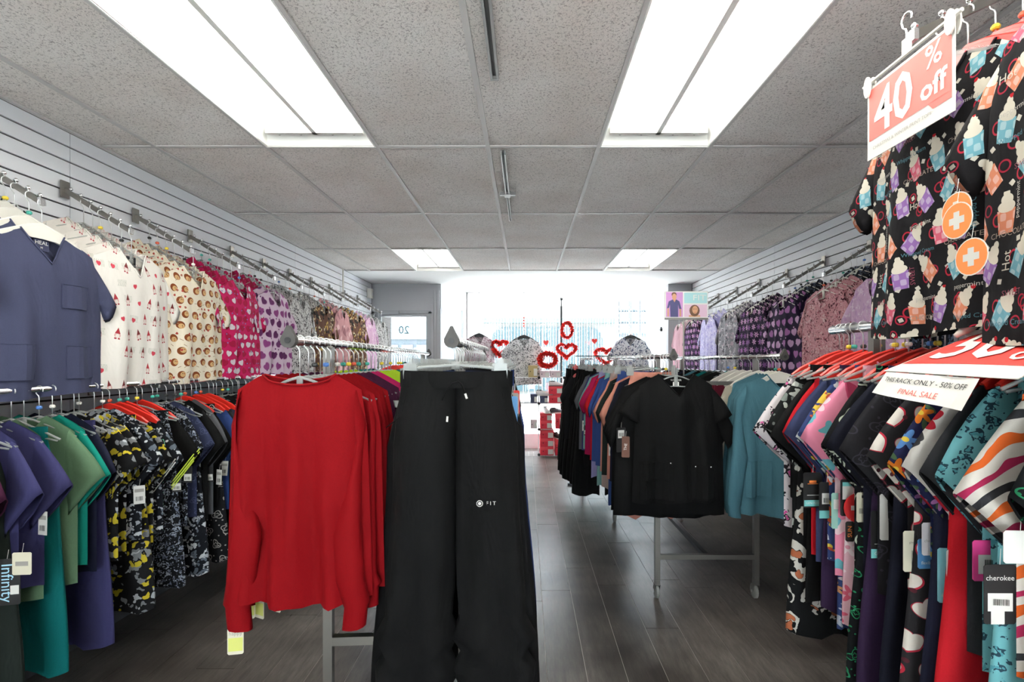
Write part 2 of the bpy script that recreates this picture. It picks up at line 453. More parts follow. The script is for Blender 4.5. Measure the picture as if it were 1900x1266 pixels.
# ================================================================== SETTING
def build_shell():
    # floor: sub-board, planks as pieces
    fl = MB().box(WL-.1, WR+.1, YB, 8.45, -.12, -.003).obj('floor', JOINT, kind='structure')
    W_, L_ = .19, 1.28
    cache = {}
    i = 0
    x = WL-.02
    while x < WR:
        off = (i*.47) % 1*L_ if i % 2 else ((i*.31+.5) % 1)*L_
        y = .75-off
        x1 = min(x+W_, WR+.02)
        while y < 8.3:
            y0, y1 = max(y, .75), min(y+L_, 8.4)
            if y1-y0 > .05:
                key = (round(x1-x, 3), round(y1-y0, 3))
                if key not in cache:
                    b = .0016; w_, l_ = key
                    mb = MB()
                    mb.add([(-w_/2+.001, -l_/2+.001, -.012), (w_/2-.001, -l_/2+.001, -.012), (w_/2-.001, l_/2-.001, -.012), (-w_/2+.001, l_/2-.001, -.012),
                            (-w_/2+b, -l_/2+b, 0), (w_/2-b, -l_/2+b, 0), (w_/2-b, l_/2-b, 0), (-w_/2+b, l_/2-b, 0)],
                           [(4, 5, 6, 7), (0, 1, 5, 4), (1, 2, 6, 5), (2, 3, 7, 6), (3, 0, 4, 7)])
                    cache[key] = mb.mesh('plank', FLOOR)
                link('plank', cache[key], fl, ((x+x1)/2, (y0+y1)/2, 0))
            y += L_
        x += W_; i += 1
    MB().box(WL, WR, YB, .2, -.012, 0).obj('floor_board', WHITEWALL, fl)  # pale floor out of view, added to bounce light onto the ceiling
    MB().box(WL, WR, .2, .749, -.012, 0).obj('floor_board', FLOOR, fl)
    # slat walls
    for side, X, sg in (('left', WL, 1), ('right', WR, -1)):
        wl = MB().box(X-sg*.12, X-sg*.012, YB, 8.5, 0, CEIL+.15).obj('wall_'+side, GROOVE, kind='structure')
        MB().box(min(X, X-sg*.014), max(X, X-sg*.014), YB, 7.4, 0, 1.07).obj('shade_panel', LOWER_SHADE, wl)  # dark sheet painted in for the shade behind the lower garments
        panels = [(-2.38, .06), (.06, 2.5), (2.5, 4.94), (4.94, 7.38)]
        z1 = CEIL; row = 0; cache = {}
        while z1 > 1.1:
            z0 = max(z1-.0762, 0)
            for (a, b) in panels:
                key = round(z1-z0, 4)
                if key not in cache:
                    h = z1-z0; mb = MB(); L = 2.44-.004
                    # lipped slat: front face, bevelled edges leaving a dark groove
                    prof = [(-.012, .0), (0, .0005), (0, h-.0085), (-.012, h-.008)] if h > .03 else [(-.012, 0), (0, 0), (0, h), (-.012, h)]
                    vs = [(sg*px, y, pz) for y in (-L/2, L/2) for px, pz in prof]
                    mb.add(vs, [(0, 1, 5, 4), (1, 2, 6, 5), (2, 3, 7, 6), (0, 3, 2, 1), (4, 5, 6, 7)])
                    cache[key] = mb.mesh('slat', SLAT)
                link('slat', cache[key], wl, (X, (a+b)/2, z0))
            z1 = z0
    # ceiling: a slab, hung tiles and the grid of bars
    ce = MB().box(WL-.1, WR+.1, YB, 8.5, CEIL+.17, CEIL+.3).obj('ceiling', WHITEWALL, kind='structure')
    xs = [WL]+[-.21+.61*k for k in range(-3, 5)]+[WR]
    ys = [YB]+[2.67+1.22*k for k in range(-4, 4)]
    lights = set()
    lit = {(2, 4): 1, (5, 4): 1, (2, 6+0): 1, (6, 6): 1, (2, 1): 1, (5, 1): 1, (2, 2): 0}
    # rows: ys index -> row j spans ys[j]..ys[j+1]
    troffers = []
    cache = {}
    for j in range(len(ys)-1):
        for i in range(len(xs)-1):
            x0, x1, y0, y1 = xs[i], xs[i+1], ys[j], ys[j+1]
            cx, cy = (x0+x1)/2, (y0+y1)/2
            isL = False
            for (lx, ly) in ((-1.125, 2.06), (.705, 2.06), (-1.125, 5.72), (1.315, 5.72), (-1.125, -1.6), (.705, -1.6), (-1.125, .84), (.705, .84)):  # lamps overhead and behind the camera are unseen, added for more light
                if abs(cx-lx) < .1 and abs(cy-ly) < .1: isL = True
            if isL:
                troffers.append((cx, cy)); continue
            if y1-y0 < .1: continue
            key = (round(x1-x0, 3), round(y1-y0, 3))
            if key not in cache:
                w_, l_ = key[0]/2-.004, key[1]/2-.004; mb = MB()
                N = 4
                vs, fs = [], []
                for b in range(N+1):
                    for a in range(N+1):
                        u, v = a/N*2-1, b/N*2-1
                        vs.append((u*w_, v*l_, -.003*(1-u*u)*(1-v*v)))
                for b in range(N):
                    for a in range(N):
                        q = b*(N+1)+a; fs.append((q, q+N+1, q+N+2, q+1))
                mb.add(vs, fs); mb.box(-w_, w_, -l_, l_, .0005, .016)
                cache[key] = mb.mesh('ceiling_tile', TILE)
            link('ceiling_tile', cache[key], ce, (cx, cy, CEIL+.006+rnd.uniform(-.0015, .002)), (rnd.uniform(-.002, .002), rnd.uniform(-.004, .004), 0))
    for x in xs[1:-1]:
        MB().box(x-.012, x+.012, YB, 6.33, CEIL-.004, CEIL+.003).obj('grid_bar', GRID, ce)
    for y in ys[1:]:
        for i in range(len(xs)-1):
            MB().box(xs[i]+.012, xs[i+1]-.012, y-.012, y+.012, CEIL-.003, CEIL+.003).obj('grid_bar', GRID, ce)
    MB().box(WL, WR, 6.345, 8.5, CEIL-.004, CEIL+.02).obj('plaster_strip', WHITEWALL, ce)
    MB().box(WL, WL+.02, YB, 6.33, CEIL-.006, CEIL+.004).obj('edge_trim', GRID, ce)
    MB().box(WR-.02, WR, YB, 6.33, CEIL-.006, CEIL+.004).obj('edge_trim', GRID, ce)
    # troffers
    TUBE = emit('fluorescent_tube', 'fffdf6', TUBE_POWER)
    names = {(-1.125, 2.06): 'left of the near pair over the racks', (.705, 2.06): 'right of the near pair over the racks',
             (-1.125, 5.72): 'left of the small far pair near the window', (1.315, 5.72): 'right of the small far pair near the window'}
    for (cx, cy) in troffers:
        lab = None
        for k_, v_ in names.items():
            if abs(k_[0]-cx) < .05 and abs(k_[1]-cy) < .05: lab = v_
        t = thing('ceiling_light', 'recessed white fluorescent ceiling light, '+(lab or '%s and %s behind the viewer, added out of view' % ('left' if cx < 0 else 'right', 'just' if cy > 0 else 'far')), 'ceiling light', (cx, cy, CEIL), group='ceiling lights')
        w_, l_ = .293, .598
        mb = MB()
        # open tray: sloping sides, flat top
        a = [(-w_, -l_, 0), (w_, -l_, 0), (w_, l_, 0), (-w_, l_, 0)]; b = [(-w_+.03, -l_+.06, .085), (w_-.03, -l_+.06, .085), (w_-.03, l_-.06, .085), (-w_+.03, l_-.06, .085)]
        mb.add(a+b, [(4, 5, 6, 7), (0, 1, 5, 4), (1, 2, 6, 5), (2, 3, 7, 6), (3, 0, 4, 7)])
        mb.obj('housing', TROFFER, t)
        fr = MB()
        fr.box(-.3, -w_, -l_, l_, -.006, .004).box(w_, .3, -l_, l_, -.006, .004).box(-.3, .3, -.61, -l_, -.006, .004).box(-.3, .3, l_, .61, -.006, .004)
        fr.obj('frame', TROFFER, t)
        MB().prism([(-.028, .084), (-.012, .03), (.012, .03), (.028, .084)], -l_+.06, l_-.06).obj('ballast_cover', TROFFER, t)
        for s_ in (-1, 1):
            MB().box(-w_+.035, w_-.035, s_*(l_-.075)-.012, s_*(l_-.075)+.012, .03, .07).obj('socket_bar', TROFFER, t)
        for tx in (-.2, -.085, .085, .2):
            MB().tube([(tx, -.53, .048), (tx, .53, .048)], .0135, 10).obj('fluorescent_tube', TUBE, t, smooth=True)
            for s_ in (-1, 1):
                MB().tube([(tx, s_*.53, .048), (tx, s_*.55, .048)], .0145, 8).obj('tube_cap', STEEL, t)
    # ceiling track pieces
    def track(label, x, y0, y1, w_):
        t = thing('ceiling_track', label, 'ceiling track', (x, (y0+y1)/2, CEIL-.02), group='ceiling track sections')
        L = (y1-y0)/2
        MB().box(-w_, -w_*.45, -L, L, -.012, .014).obj('side_rail', TRACK, t)
        MB().box(w_*.45, w_, -L, L, -.012, .014).obj('side_rail', TRACK, t)
        MB().box(-w_*.45, w_*.45, -L, L, .002, .014).obj('slot', TRACK_IN, t)
        MB().box(-w_, w_, L-.004, L+.006, -.013, .014).obj('end_cap', TRACK, t)
        return t
    track('long grey metal track on the ceiling nearest the viewer', -.128, .6, 1.98, .017)
    track('middle grey metal track section with a cross connector on the ceiling', -.128, 2.7, 3.34, .015)
    t = track('short thin grey track section farthest along the ceiling', -.128, 3.4, 3.98, .010)
    c = thing('track_connector', 'small grey cross connector joining two ceiling track sections', 'connector', (-.128, 3.37, CEIL-.022))
    MB().box(-.055, .055, -.012, .012, -.008, .012).obj('cross_arm', TRACK, c)
    MB().box(-.02, .02, -.035, .035, -.014, .012).obj('joint_block', TRACK, c)
    # back wall behind the camera
    MB().box(WL-.1, WL+1.3, YB-.1, YB, 0, CEIL+.15).box(WR-1.3, WR+.1, YB-.1, YB, 0, CEIL+.15).box(WL+1.3, WR-1.3, YB-.1, YB, 0, .3).box(WL+1.3, WR-1.3, YB-.1, YB, 2.1, CEIL+.15).obj('wall_back', BACKWALL, kind='structure')
    wb_ = thing('window_added', None, None, (0, YB, 0)); wb_['kind'] = 'structure'  # unseen window, added to let more daylight into the shop
    MB().box(WL+1.3, WR-1.3, -.06, -.05, .3, 2.1).obj('pane', GLASS, wb_)
    for x in (WL+1.3, (WL+WR)/2-.03, WR-1.36): MB().box(x, x+.06, -.09, -.02, .3, 2.1).obj('window_frame', TROFFER, wb_)
    MB().box(-30, 30, -16, YB-.1, -.2, -.05).obj('floor_yard', mat('pale_pavement', 'e4e4e0', .9), kind='structure')  # unseen pale ground outside the added back window

    # front wall: grey door bay at left, window bay
    fw = MB()
    dx0, dx1 = P(690, 0, YF)[0], P(803, 0, YF)[0]
    zt = P(0, 576, YF)[2]
    fw.box(WL, P(818, 0, YF)[0], YF, YF+.12, zt, CEIL)
    fw.obj('wall_front', GREYWALL, kind='structure')
    MB().box(WL, dx0-.0, YF, YF+.12, 0, zt).obj('trim_1', GREYWALL, kind='structure')
    px0, px1 = P(801, 0, YF)[0], P(818, 0, YF)[0]
    pil = MB()
    pil.box(px0, px1, YF-.03, YF+.14, 0, zt+.02)
    pil.obj('trim_2', GREYWALL, kind='structure')
    for k in range(3):
        MB().box(px0+.01+k*.045, px0+.035+k*.045, YF-.045, YF-.03, 0, zt+.3).obj('flute', GREYWALL, bpy.data.objects['trim_2'])
    MB().box(P(1240, 0, YF)[0], WR, YF, YF+.12, 0, CEIL).obj('wall_front_right', GREYWALL, kind='structure')
    # door
    DFR = mat('aluminium_door_frame', '9b9da0', .45, .4)
    d = thing('door_1', None, None, (0, YF, 0)); d['kind'] = 'structure'
    gx0, gx1 = P(707, 0, YF)[0], P(791, 0, YF)[0]; gz1 = P(0, 588, YF)[2]
    MB().box(dx0, dx0+.05, -.01, .1, 0, zt-.02).box(px0-.05, px0, -.01, .1, 0, zt-.02).box(dx0, px0, -.01, .1, zt-.05, zt).obj('door_frame', DFR, d)
    MB().box(dx0+.052, gx0, .0, .05, .01, zt-.052).box(gx1, px0-.052, .0, .05, .01, zt-.052).box(gx0, gx1, .0, .05, gz1, zt-.052).box(gx0, gx1, .0, .05, .01, .25).obj('door_leaf', DFR, d)
    MB().box(gx0, gx1, .02, .03, .25, gz1).obj('glass', GLASS, d)
    MB().box(dx0+.12, dx0+.42, -.06, 0, zt-.06, zt-.015).tube([(dx0+.2, -.05, zt-.09), (dx0+.62, -.03, zt-.075)], .01).obj('door_closer', DFR, d)
    MB().tube([(gx1+.03, -.06, .95), (gx1+.03, -.06, 1.3)], .012).obj('door_handle', DFR, d)
    mb = MB(); text_on(mb, '20', .17, lambda x, z: (P(749, 0, YF)[0]-x, .019, P(0, 613, YF)[2]+z), 0, .0)
    mb.obj('street_number', mat('pale_etch', '5c6c74', .6), d)
    # small alarm box high on the left wall by the door
    a = thing('alarm_sensor', 'small white box sensor high on the wall left of the door', 'sensor', (WL+.02, 7.2, 2.5))
    MB().box(-.02, .05, -.04, .04, -.07, .07).obj('case', WHITEP, a); MB().box(.05, .056, -.02, .02, -.03, .02).obj('lens', mat('sensor_lens', 'c8c8cc', .3), a)
    p_ = thing('wall_pipe', 'thin white vertical pipe on the left slat wall near the front', 'pipe', (WL+.03, 6.15, 2.25))
    MB().tube([(0, 0, 0), (0, 0, .42)], .012, 8).obj('tube', WHITEP, p_); MB().box(-.03, .016, -.02, .02, .1, .12).obj('strap', STEEL, p_)
    s_ = thing('door_sensor', 'small round black sensor on the white wall right of the display window', 'sensor', (P(1240, 0, YF)[0]-.001, 7.74, P(0, 612, 7.74)[2]))
    MB().lathe([(.03, .0), (.034, -.012), (.026, -.03), (.01, -.038)], 12, axis='x').obj('case', BLACKP, s_); MB().box(-.02, 0, .005, .03, .02, .045).obj('bracket', BLACKP, s_)
    # window bay
    YW = 8.35
    bx0, bx1 = P(818, 0, YF)[0], P(1240, 0, YF)[0]
    wx0, wx1 = P(872, 0, YW)[0], P(1206, 0, YW)[0]
    WFR = mat('white_window_frame', 'f0eeee', .5)
    win = thing('window_1', None, None, (0, YW, 0)); win['kind'] = 'structure'
    zt2 = P(0, 548, YW)[2]
    MB().box(wx0-.04, wx0+.03, -.04, .06, 0, CEIL-.0).obj('window_frame', WFR, win)
    MB().box(wx1-.03, wx1+.06, -.04, .06, 0, CEIL).obj('window_frame', WFR, win)
    MB().box(wx0+.03, wx1-.03, -.04, .06, zt2, CEIL).obj('window_frame', WFR, win)
    MB().box(wx0+.03, wx1-.03, -.04, .06, 0, .25).obj('window_sill', WFR, win)
    MB().box(wx0+.03, wx1-.03, .0, .008, .25, zt2).obj('pane', GLASS, win)
    # left return of the bay with a narrow pane
    def ret(t0, t1, z0, z1, m_, nm, th=.02):
        ax, ay, bx_, by_ = bx0, YF+.12, wx0-.04, YW+.02
        p0 = (ax+(bx_-ax)*t0, ay+(by_-ay)*t0-YW); p1 = (ax+(bx_-ax)*t1, ay+(by_-ay)*t1-YW)
        MB().prism([p0, p1, (p1[0]-th, p1[1]), (p0[0]-th, p0[1])], z0, z1, ax='xy').obj(nm, m_, win)
    ret(0, .22, 0, CEIL, WFR, 'side_post', .05); ret(.82, 1, 0, CEIL, WFR, 'side_post', .05)
    ret(.22, .82, 2.35, CEIL, WFR, 'side_rail', .05); ret(.22, .82, 0, .4, WFR, 'side_rail', .05); ret(.22, .82, .4, 2.35, GLASS, 'side_pane', .008)
    MB().box(bx1, bx1+.08, YF+.12, YW+.06, 0, CEIL).obj('wall_bay_right', WHITEWALL, kind='structure')
    # door recess beyond: outside ground
    MB().box(-30, 30, 8.45, 14, -.2, -.05).obj('floor_pavement', mat('pale_pavement', 'e4e4e0', .9), kind='structure')
    MB().box(-30, 30, 14, 60, -.25, -.1).obj('floor_street', mat('asphalt', 'b8b8b8', .9), kind='structure')

# ================================================================== STREET
def build_street():
    Y = 17.0
    FAC = mat('pale_stucco', '3e464c', .8); FAC2 = mat('cream_stucco', '4a4c4a', .8)
    TEAL = mat('teal_shopfront', '0b2228', .9); WG = mat('far_window_glass', '33444e', .6); SIGN = mat('pale_sign_band', '3c5058', .8)
    b = thing('shop_building', 'pale shop across the street with a rounded teal front behind the display window', 'building', (0, Y, 0))
    x0, x1 = P(876, 0, Y)[0]-1.0, P(1140, 0, Y)[0]
    MB().box(x0, x1, 0, 6, -.1, 5.2).obj('wall', FAC2, b)
    zA, zB = P(0, 652, Y)[2], P(0, 607, Y)[2]
    ax, bx = P(912, 0, Y)[0], P(1118, 0, Y)[0]; r = .45
    poly = [(ax, zA-1.4), (bx, zA-1.4), (bx, zB-r)]+[(bx-r+r*math.cos(t), zB-r+r*math.sin(t)) for t in (PI/6, PI/3, PI/2)]+[(ax+r-r*math.sin(t), zB-r+r*math.cos(t)) for t in (0, PI/6, PI/3, PI/2)]
    MB().prism(poly, -.06, 0).obj('shopfront', TEAL, b)
    MB().box(P(895, 0, Y)[0], x1, -.12, 0, P(0, 605, Y)[2]+.1, P(0, 597, Y)[2]+.12).obj('awning_band', mat('teal_band', '24424a', .7), b)
    for k in range(6):
        xx = ax+.6+k*.58
        MB().box(xx, xx+.03, -.1, -.06, zA-1.4, zB-.1).obj('glazing_bar', FAC, b)
    MB().box(x0, x1, -.3, .1, 5.1, 5.4).obj('cornice', FAC, b)
    b = thing('tall_building', 'pale grey building with a gridded window right of the teal shop', 'building', (0, Y, 0))
    MB().box(x1+.02, x1+9, .5, 7, -.1, 6.0).obj('wall', FAC, b)
    for i in range(3):
        for k in range(3):
            wxx = P(1143, 0, Y)[0]+i*.38+.2; wz = P(0, 603, Y)[2]-.3+k*.42
            f = MB().box(wxx, wxx+.34, .44, .5, wz, wz+.38).obj('window', FAC, b)
            MB().box(wxx+.04, wxx+.3, .42, .44, wz+.04, wz+.34).obj('pane', WG, f)
    b = thing('corner_building', 'pale building with long sign band seen through the door glass', 'building', (0, Y, 0))
    MB().box(x0-14, x0-.35, 0, 7, -.1, 5.0).obj('wall', FAC, b)
    MB().box(x0-14, x0-.35, -.15, 0, P(0, 630, Y)[2], P(0, 601, Y)[2]).obj('sign_band', SIGN, b)
    for k in range(7):
        xx = P(716, 0, Y)[0]+k*.52-1.0
        f = MB().box(xx, xx+.4, -.05, 0, .5, P(0, 640, Y)[2]).obj('window', FAC, b)
        MB().box(xx+.05, xx+.35, -.07, -.05, .6, P(0, 642, Y)[2]).obj('pane', WG, f)

build_shell()
build_street()
# ================================================================== GARMENT MESHES (local: x across, z up, front faces -y, origin = hook contact)
Z0 = -.115
def sm(t): t = max(0., min(1., t)); return t*t*(3-2*t)
def top_geo(seed=0, W=.245, sh=.2, L=.68, nk=.085, nd=.1, neck='V', th=.02, fold=.007, flare=.015, N=5, M=14, slv='short', lslv=.22, ang=60, slz=.012, slw=1.0, so=0.0, cuff=None, drop=.062, swing=0.0):
    r = random.Random(seed)
    ph = [r.uniform(0, 6.28) for _ in range(8)]; kx = r.uniform(7, 10); k2 = r.uniform(13, 19)
    inner = [i/(2*N)*2-1 for i in range(2*N+1)]
    S_ = sorted(set([round(u*nk/sh, 5) for u in inner]+[round(s*(nk/sh+(1-nk/sh)*k/6), 5) for k in range(1, 7) for s in (-1, 1)]))
    def hw(t): return sh+(W-sh)*sm(t/.3)+flare*t
    def ztop(x, front):
        a = abs(x)
        if a < nk:
            q = a/nk
            if not front: return Z0-.018*(1-q*q)
            return Z0-nd*((1-q) if neck == 'V' else math.sqrt(max(0, 1-q*q)))
        return Z0-drop*((a-nk)/(sh-nk))**1.15
    def surf(s, t, front):
        xt = s*sh
        zt = ztop(xt, front)
        zb = Z0-L+.008*math.sin(3*s+ph[0])+.01*(s*s)
        z = zt*(1-t)+zb*t
        tt = (Z0-z)/L
        x = s*hw(tt)+swing*tt
        g = .12+.88*sm(tt/.22)
        prof = math.sqrt(max(0, 1-s*s))
        am = fold*(.15+sm(tt*1.3))*(1-abs(s)**5)
        sg = -1 if front else 1
        o = 0 if front else 3
        f = am*(math.sin(s*kx+ph[1+o]+tt*1.3)+.6*math.sin(s*k2+ph[2+o]-tt*2)+.5*math.sin(s*4+tt*7+ph[3]))
        y = sg*(th*prof*g)+f
        if abs(xt) < nk: y += sg*.012*(1-t)*(1-(abs(xt)/nk)**2)
        return (x, y, z)
    T = [0, .03, .07, .12, .18]+[.18+.82*k/(M-5) for k in range(1, M-4)]
    b = MB()
    n = len(S_)
    for front in (True, False):
        vs = [surf(s, t, front) for t in T for s in S_]
        fs = []
        for i in range(len(T)-1):
            for j in range(n-1):
                q = i*n+j
                f = (q, q+n, q+n+1, q+1)
                fs.append(f if front else f[::-1])
        b.add(vs, fs)
    def front_at(x, z, off=.002):
        s = x/W; t = .5
        for _ in range(8):
            tt = (Z0-z)/L; s = max(-1, min(1, (x-swing*tt)/hw(tt)))
            zt = ztop(s*sh, True); zb = Z0-L+.008*math.sin(3*s+ph[0])+.01*s*s
            t = max(0, min(1, (zt-z)/(zt-zb)))
        p = surf(s, t, True); return (x, p[1]-off, z)
    sl = {}
    for sd in (-1, 1):
        m = MB(); k = 12
        a0 = Vector((sh-.012, 0, Z0-drop+.004)); b0 = Vector((W-.02, 0, Z0-.24))
        rows = []
        if slv == 'short':
            an = math.radians(ang+r.uniform(-6, 6)); d = Vector((math.cos(an), 0, -math.sin(an)))
            a1 = a0+d*lslv; b1 = b0+Vector((.05, 0, -.11))*slw
            if cuff: j_ = r.uniform(-.012, .012); a1 = Vector((cuff[0]+j_, 0, Z0+cuff[1]-j_)); b1 = Vector((cuff[2]+j_, 0, Z0+cuff[3]+j_)); b0 = Vector((.165, 0, Z0-.25))
            for u in (0, .15, .35, .6, .8, 1):
                A = a0.lerp(a1, u)+Vector((.012*math.sin(PI*u), 0, .004)); B = b0.lerp(b1, u)
                rows.append((A, B, slz*(.8+.9*u), -.006*math.sin(u*3+ph[5])))
            rows.append((a1-Vector((.004, 0, -.004)), b1+Vector((-.002, 0, .006)), slz*1.5, -.006*math.sin(3+ph[5])))
        elif slv == 'long':
            h = L*.98 if lslv < .3 else lslv
            U = [(0, a0, b0), (.12, Vector((sh+.03, 0, Z0-.14)), Vector((W-.03, 0, Z0-.27))), (.3, Vector((sh+.055, 0, Z0-.28)), Vector((sh-.005, 0, Z0-.36))),
                 (.5, Vector((sh+.075, 0, Z0-.44)), Vector((sh-.015, 0, Z0-.47))), (.7, Vector((sh+.085, 0, Z0-.60)), Vector((sh+.0, 0, Z0-.6))),
                 (.9, Vector((sh+.09, 0, Z0-h+.07)), Vector((sh+.01, 0, Z0-h+.06))), (.92, Vector((sh+.085, 0, Z0-h+.06)), Vector((sh+.015, 0, Z0-h+.055))), (1, Vector((sh+.088, 0, Z0-h)), Vector((sh+.018, 0, Z0-h-.01)))]
            for u, A, B in U:
                A = A-Vector((so*sm(u*2.5), 0, 0)); B = B-Vector((so*sm(u*2.5), 0, 0))
                j = .006*math.sin(u*23+ph[6])
                rows.append((A+Vector((j, 0, 0)), B+Vector((j, 0, 0)), slz*1.3, -.022*sm(u*2)+.006*math.sin(u*9+ph[5])))
        vs = []
        for (A, B, dy, oy) in rows:
            c = (A+B)/2; h = (A-B)/2
            for j in range(k):
                a = 2*PI*j/k
                wr = 1+.12*math.sin(3*a+ph[4])
                p = c+h*math.cos(a); vs.append((sd*p.x, oy+dy*wr*math.sin(a), p.z))
        fs = []
        for i in range(len(rows)-1):
            for j in range(k):
                j2 = (j+1) % k; f = (i*k+j, i*k+j2, (i+1)*k+j2, (i+1)*k+j); fs.append(f if sd > 0 else f[::-1])
        m.add(vs, fs); sl[sd] = m
    nb = MB()   # neckband
    pts = [surf(s, 0, True) for s in S_ if abs(s*sh) <= nk+1e-4]
    pts2 = [surf(s, .022, True) for s in S_ if abs(s*sh) <= nk+1e-4]
    bk = [surf(s, 0, False) for s in S_ if abs(s*sh) <= nk+1e-4][::-1]
    ring = pts+bk
    nb.tube([(p[0], p[1]-(.002 if i < len(pts) else -.001), p[2]) for i, p in enumerate(ring)], .0035, 5, closed=True)
    return dict(body=b, sleeves=sl, band=nb, at=front_at)

def pants_geo(seed=0, wst=.165, hip=.215, L=1.0, th=.03, fold=.009, hem=.13, spread=.02, crease=0.0):
    r = random.Random(seed); ph = [r.uniform(0, 6.28) for _ in range(6)]; z0 = -.11
    legs = []
    rowsT = [0, .03, .08, .15, .22, .29, .36, .45, .55, .65, .74, .8, .85, .89, .93, .965, 1]
    for sd in (-1, 1):
        m = MB(); k = 16; vs = []
        for t in rowsT:
            xi = 0 if t < .27 else spread*sm((t-.27)/.5)
            xo = wst+(hip-wst)*sm(t/.25)
            if t > .3: xo = hip+(spread+2*hem*.92-hip)*sm((t-.3)/.7)
            c, h = (xi+xo)/2, (xo-xi)/2
            d = th*(.35+.65*sm(t/.2))*(1+.25*t)
            z = z0-L*t
            for j in range(k):
                a = 2*PI*j/k
                ca, sa = math.cos(a), math.sin(a)
                ca = math.copysign(abs(ca)**.8, ca)
                f = fold*sm(t*2)*math.sin(ca*6+ph[1]+t*3*sd)+fold*.6*math.sin(ca*11+ph[2]-t*4)
                f += crease*sm((t-.6)/.25)*(math.sin(t*75+ca*3+ph[3])+.7*math.sin(t*47-ca*5+ph[4]))
                f *= abs(sa)**.5
                edge = crease*.8*sm((t-.6)/.2)*math.sin(t*60+ph[5])*ca
                vs.append((sd*(c+h*ca+edge), d*sa+f, z+.012*math.sin(ca*4+ph[0])*(t > .99)))
        fs = []
        for i in range(len(rowsT)-1):
            for j in range(k):
                j2 = (j+1) % k; f = (i*k+j, i*k+j2, (i+1)*k+j2, (i+1)*k+j); fs.append(f if sd > 0 else f[::-1])
        m.add(vs, fs); legs.append(m)
    wb = MB(); k = 24; vs = []
    for z in (z0+.004, z0-.012, z0-.028, z0-.045):
        for j in range(k):
            a = 2*PI*j/k
            bul = .004*math.sin(a*9+ph[0])
            vs.append(((wst+.004)*math.cos(a), (th*.42+.004+(.003 if z0-.04 < z < z0 else 0))*math.sin(a)+bul*.3, z+.004*math.cos(a)**2))
    wb.add(vs, [(i*k+j, i*k+(j+1) % k, (i+1)*k+(j+1) % k, (i+1)*k+j) for i in range(3) for j in range(k)])
    return dict(legs=legs, band=wb)

_G = {}
def garment_meshes(kind, v):
    """cached unit meshes for one kind and one of its few variants"""
    if (kind, v) in _G: return _G[(kind, v)]
    sd = hash_(kind)*31+v
    if kind in ('tee', 'thin'):
        g = top_geo(sd, th=.014 if kind == 'tee' else .011, fold=.008, ang=58+v*2.5, L=.66+.015*v, nd=.11, lslv=.25, W=.255)
    elif kind == 'front':   # well spread top facing the viewer
        g = top_geo(sd, W=.25, sh=.205, th=.035, fold=.010, ang=56, L=.68, nd=.13, lslv=.23, slz=.02, M=22, N=6)
    elif kind == 'near':    # narrow body, loose sleeves
        g = top_geo(sd, W=.205, sh=.19, th=.014, fold=.008, ang=57+v*2.5, L=.62+.015*v, nd=.11, lslv=.25, flare=.0, slz=.015, cuff=(.31, -.245, .165, -.405))
    elif kind == 'long':
        g = top_geo(sd, W=.225, sh=.2, th=.014, fold=.006, L=.66, neck='round', nd=.05, nk=.095, slv='long', lslv=.7, so=.055)
    elif kind == 'pants':
        g = pants_geo(sd, th=.018, L=.92+.02*v, wst=.15, hip=.195, hem=.12)
    elif kind == 'slimpants':
        g = pants_geo(sd, th=.016, L=.82+.015*v, wst=.13, hip=.18, hem=.095)
    res = {}
    if 'body' in g:
        res['body'] = g['body'].mesh('body', BLACKP, True)
        res['sl'] = [g['sleeves'][-1].mesh('sleeve', BLACKP, True), g['sleeves'][1].mesh('sleeve', BLACKP, True)]
        res['band'] = g['band'].mesh('neckband', BLACKP, True)
        a = MB(); a.add(g['body'].v, g['body'].f); a.add(g['sleeves'][-1].v, g['sleeves'][-1].f); a.add(g['sleeves'][1].v, g['sleeves'][1].f)
        res['all'] = a.mesh('garment', BLACKP, True)
    else:
        res['legs'] = [m.mesh('leg', BLACKP, True) for m in g['legs']]; res['wb'] = g['band'].mesh('waistband', BLACKP, True)
        a = MB()
        for m in g['legs']+[g['band']]: a.add(m.v, m.f)
        res['all'] = a.mesh('garment', BLACKP, True)
    res['g'] = g
    _G[(kind, v)] = res; return res
def hash_(s): return sum(ord(c)*(i+3) for i, c in enumerate(s)) % 997

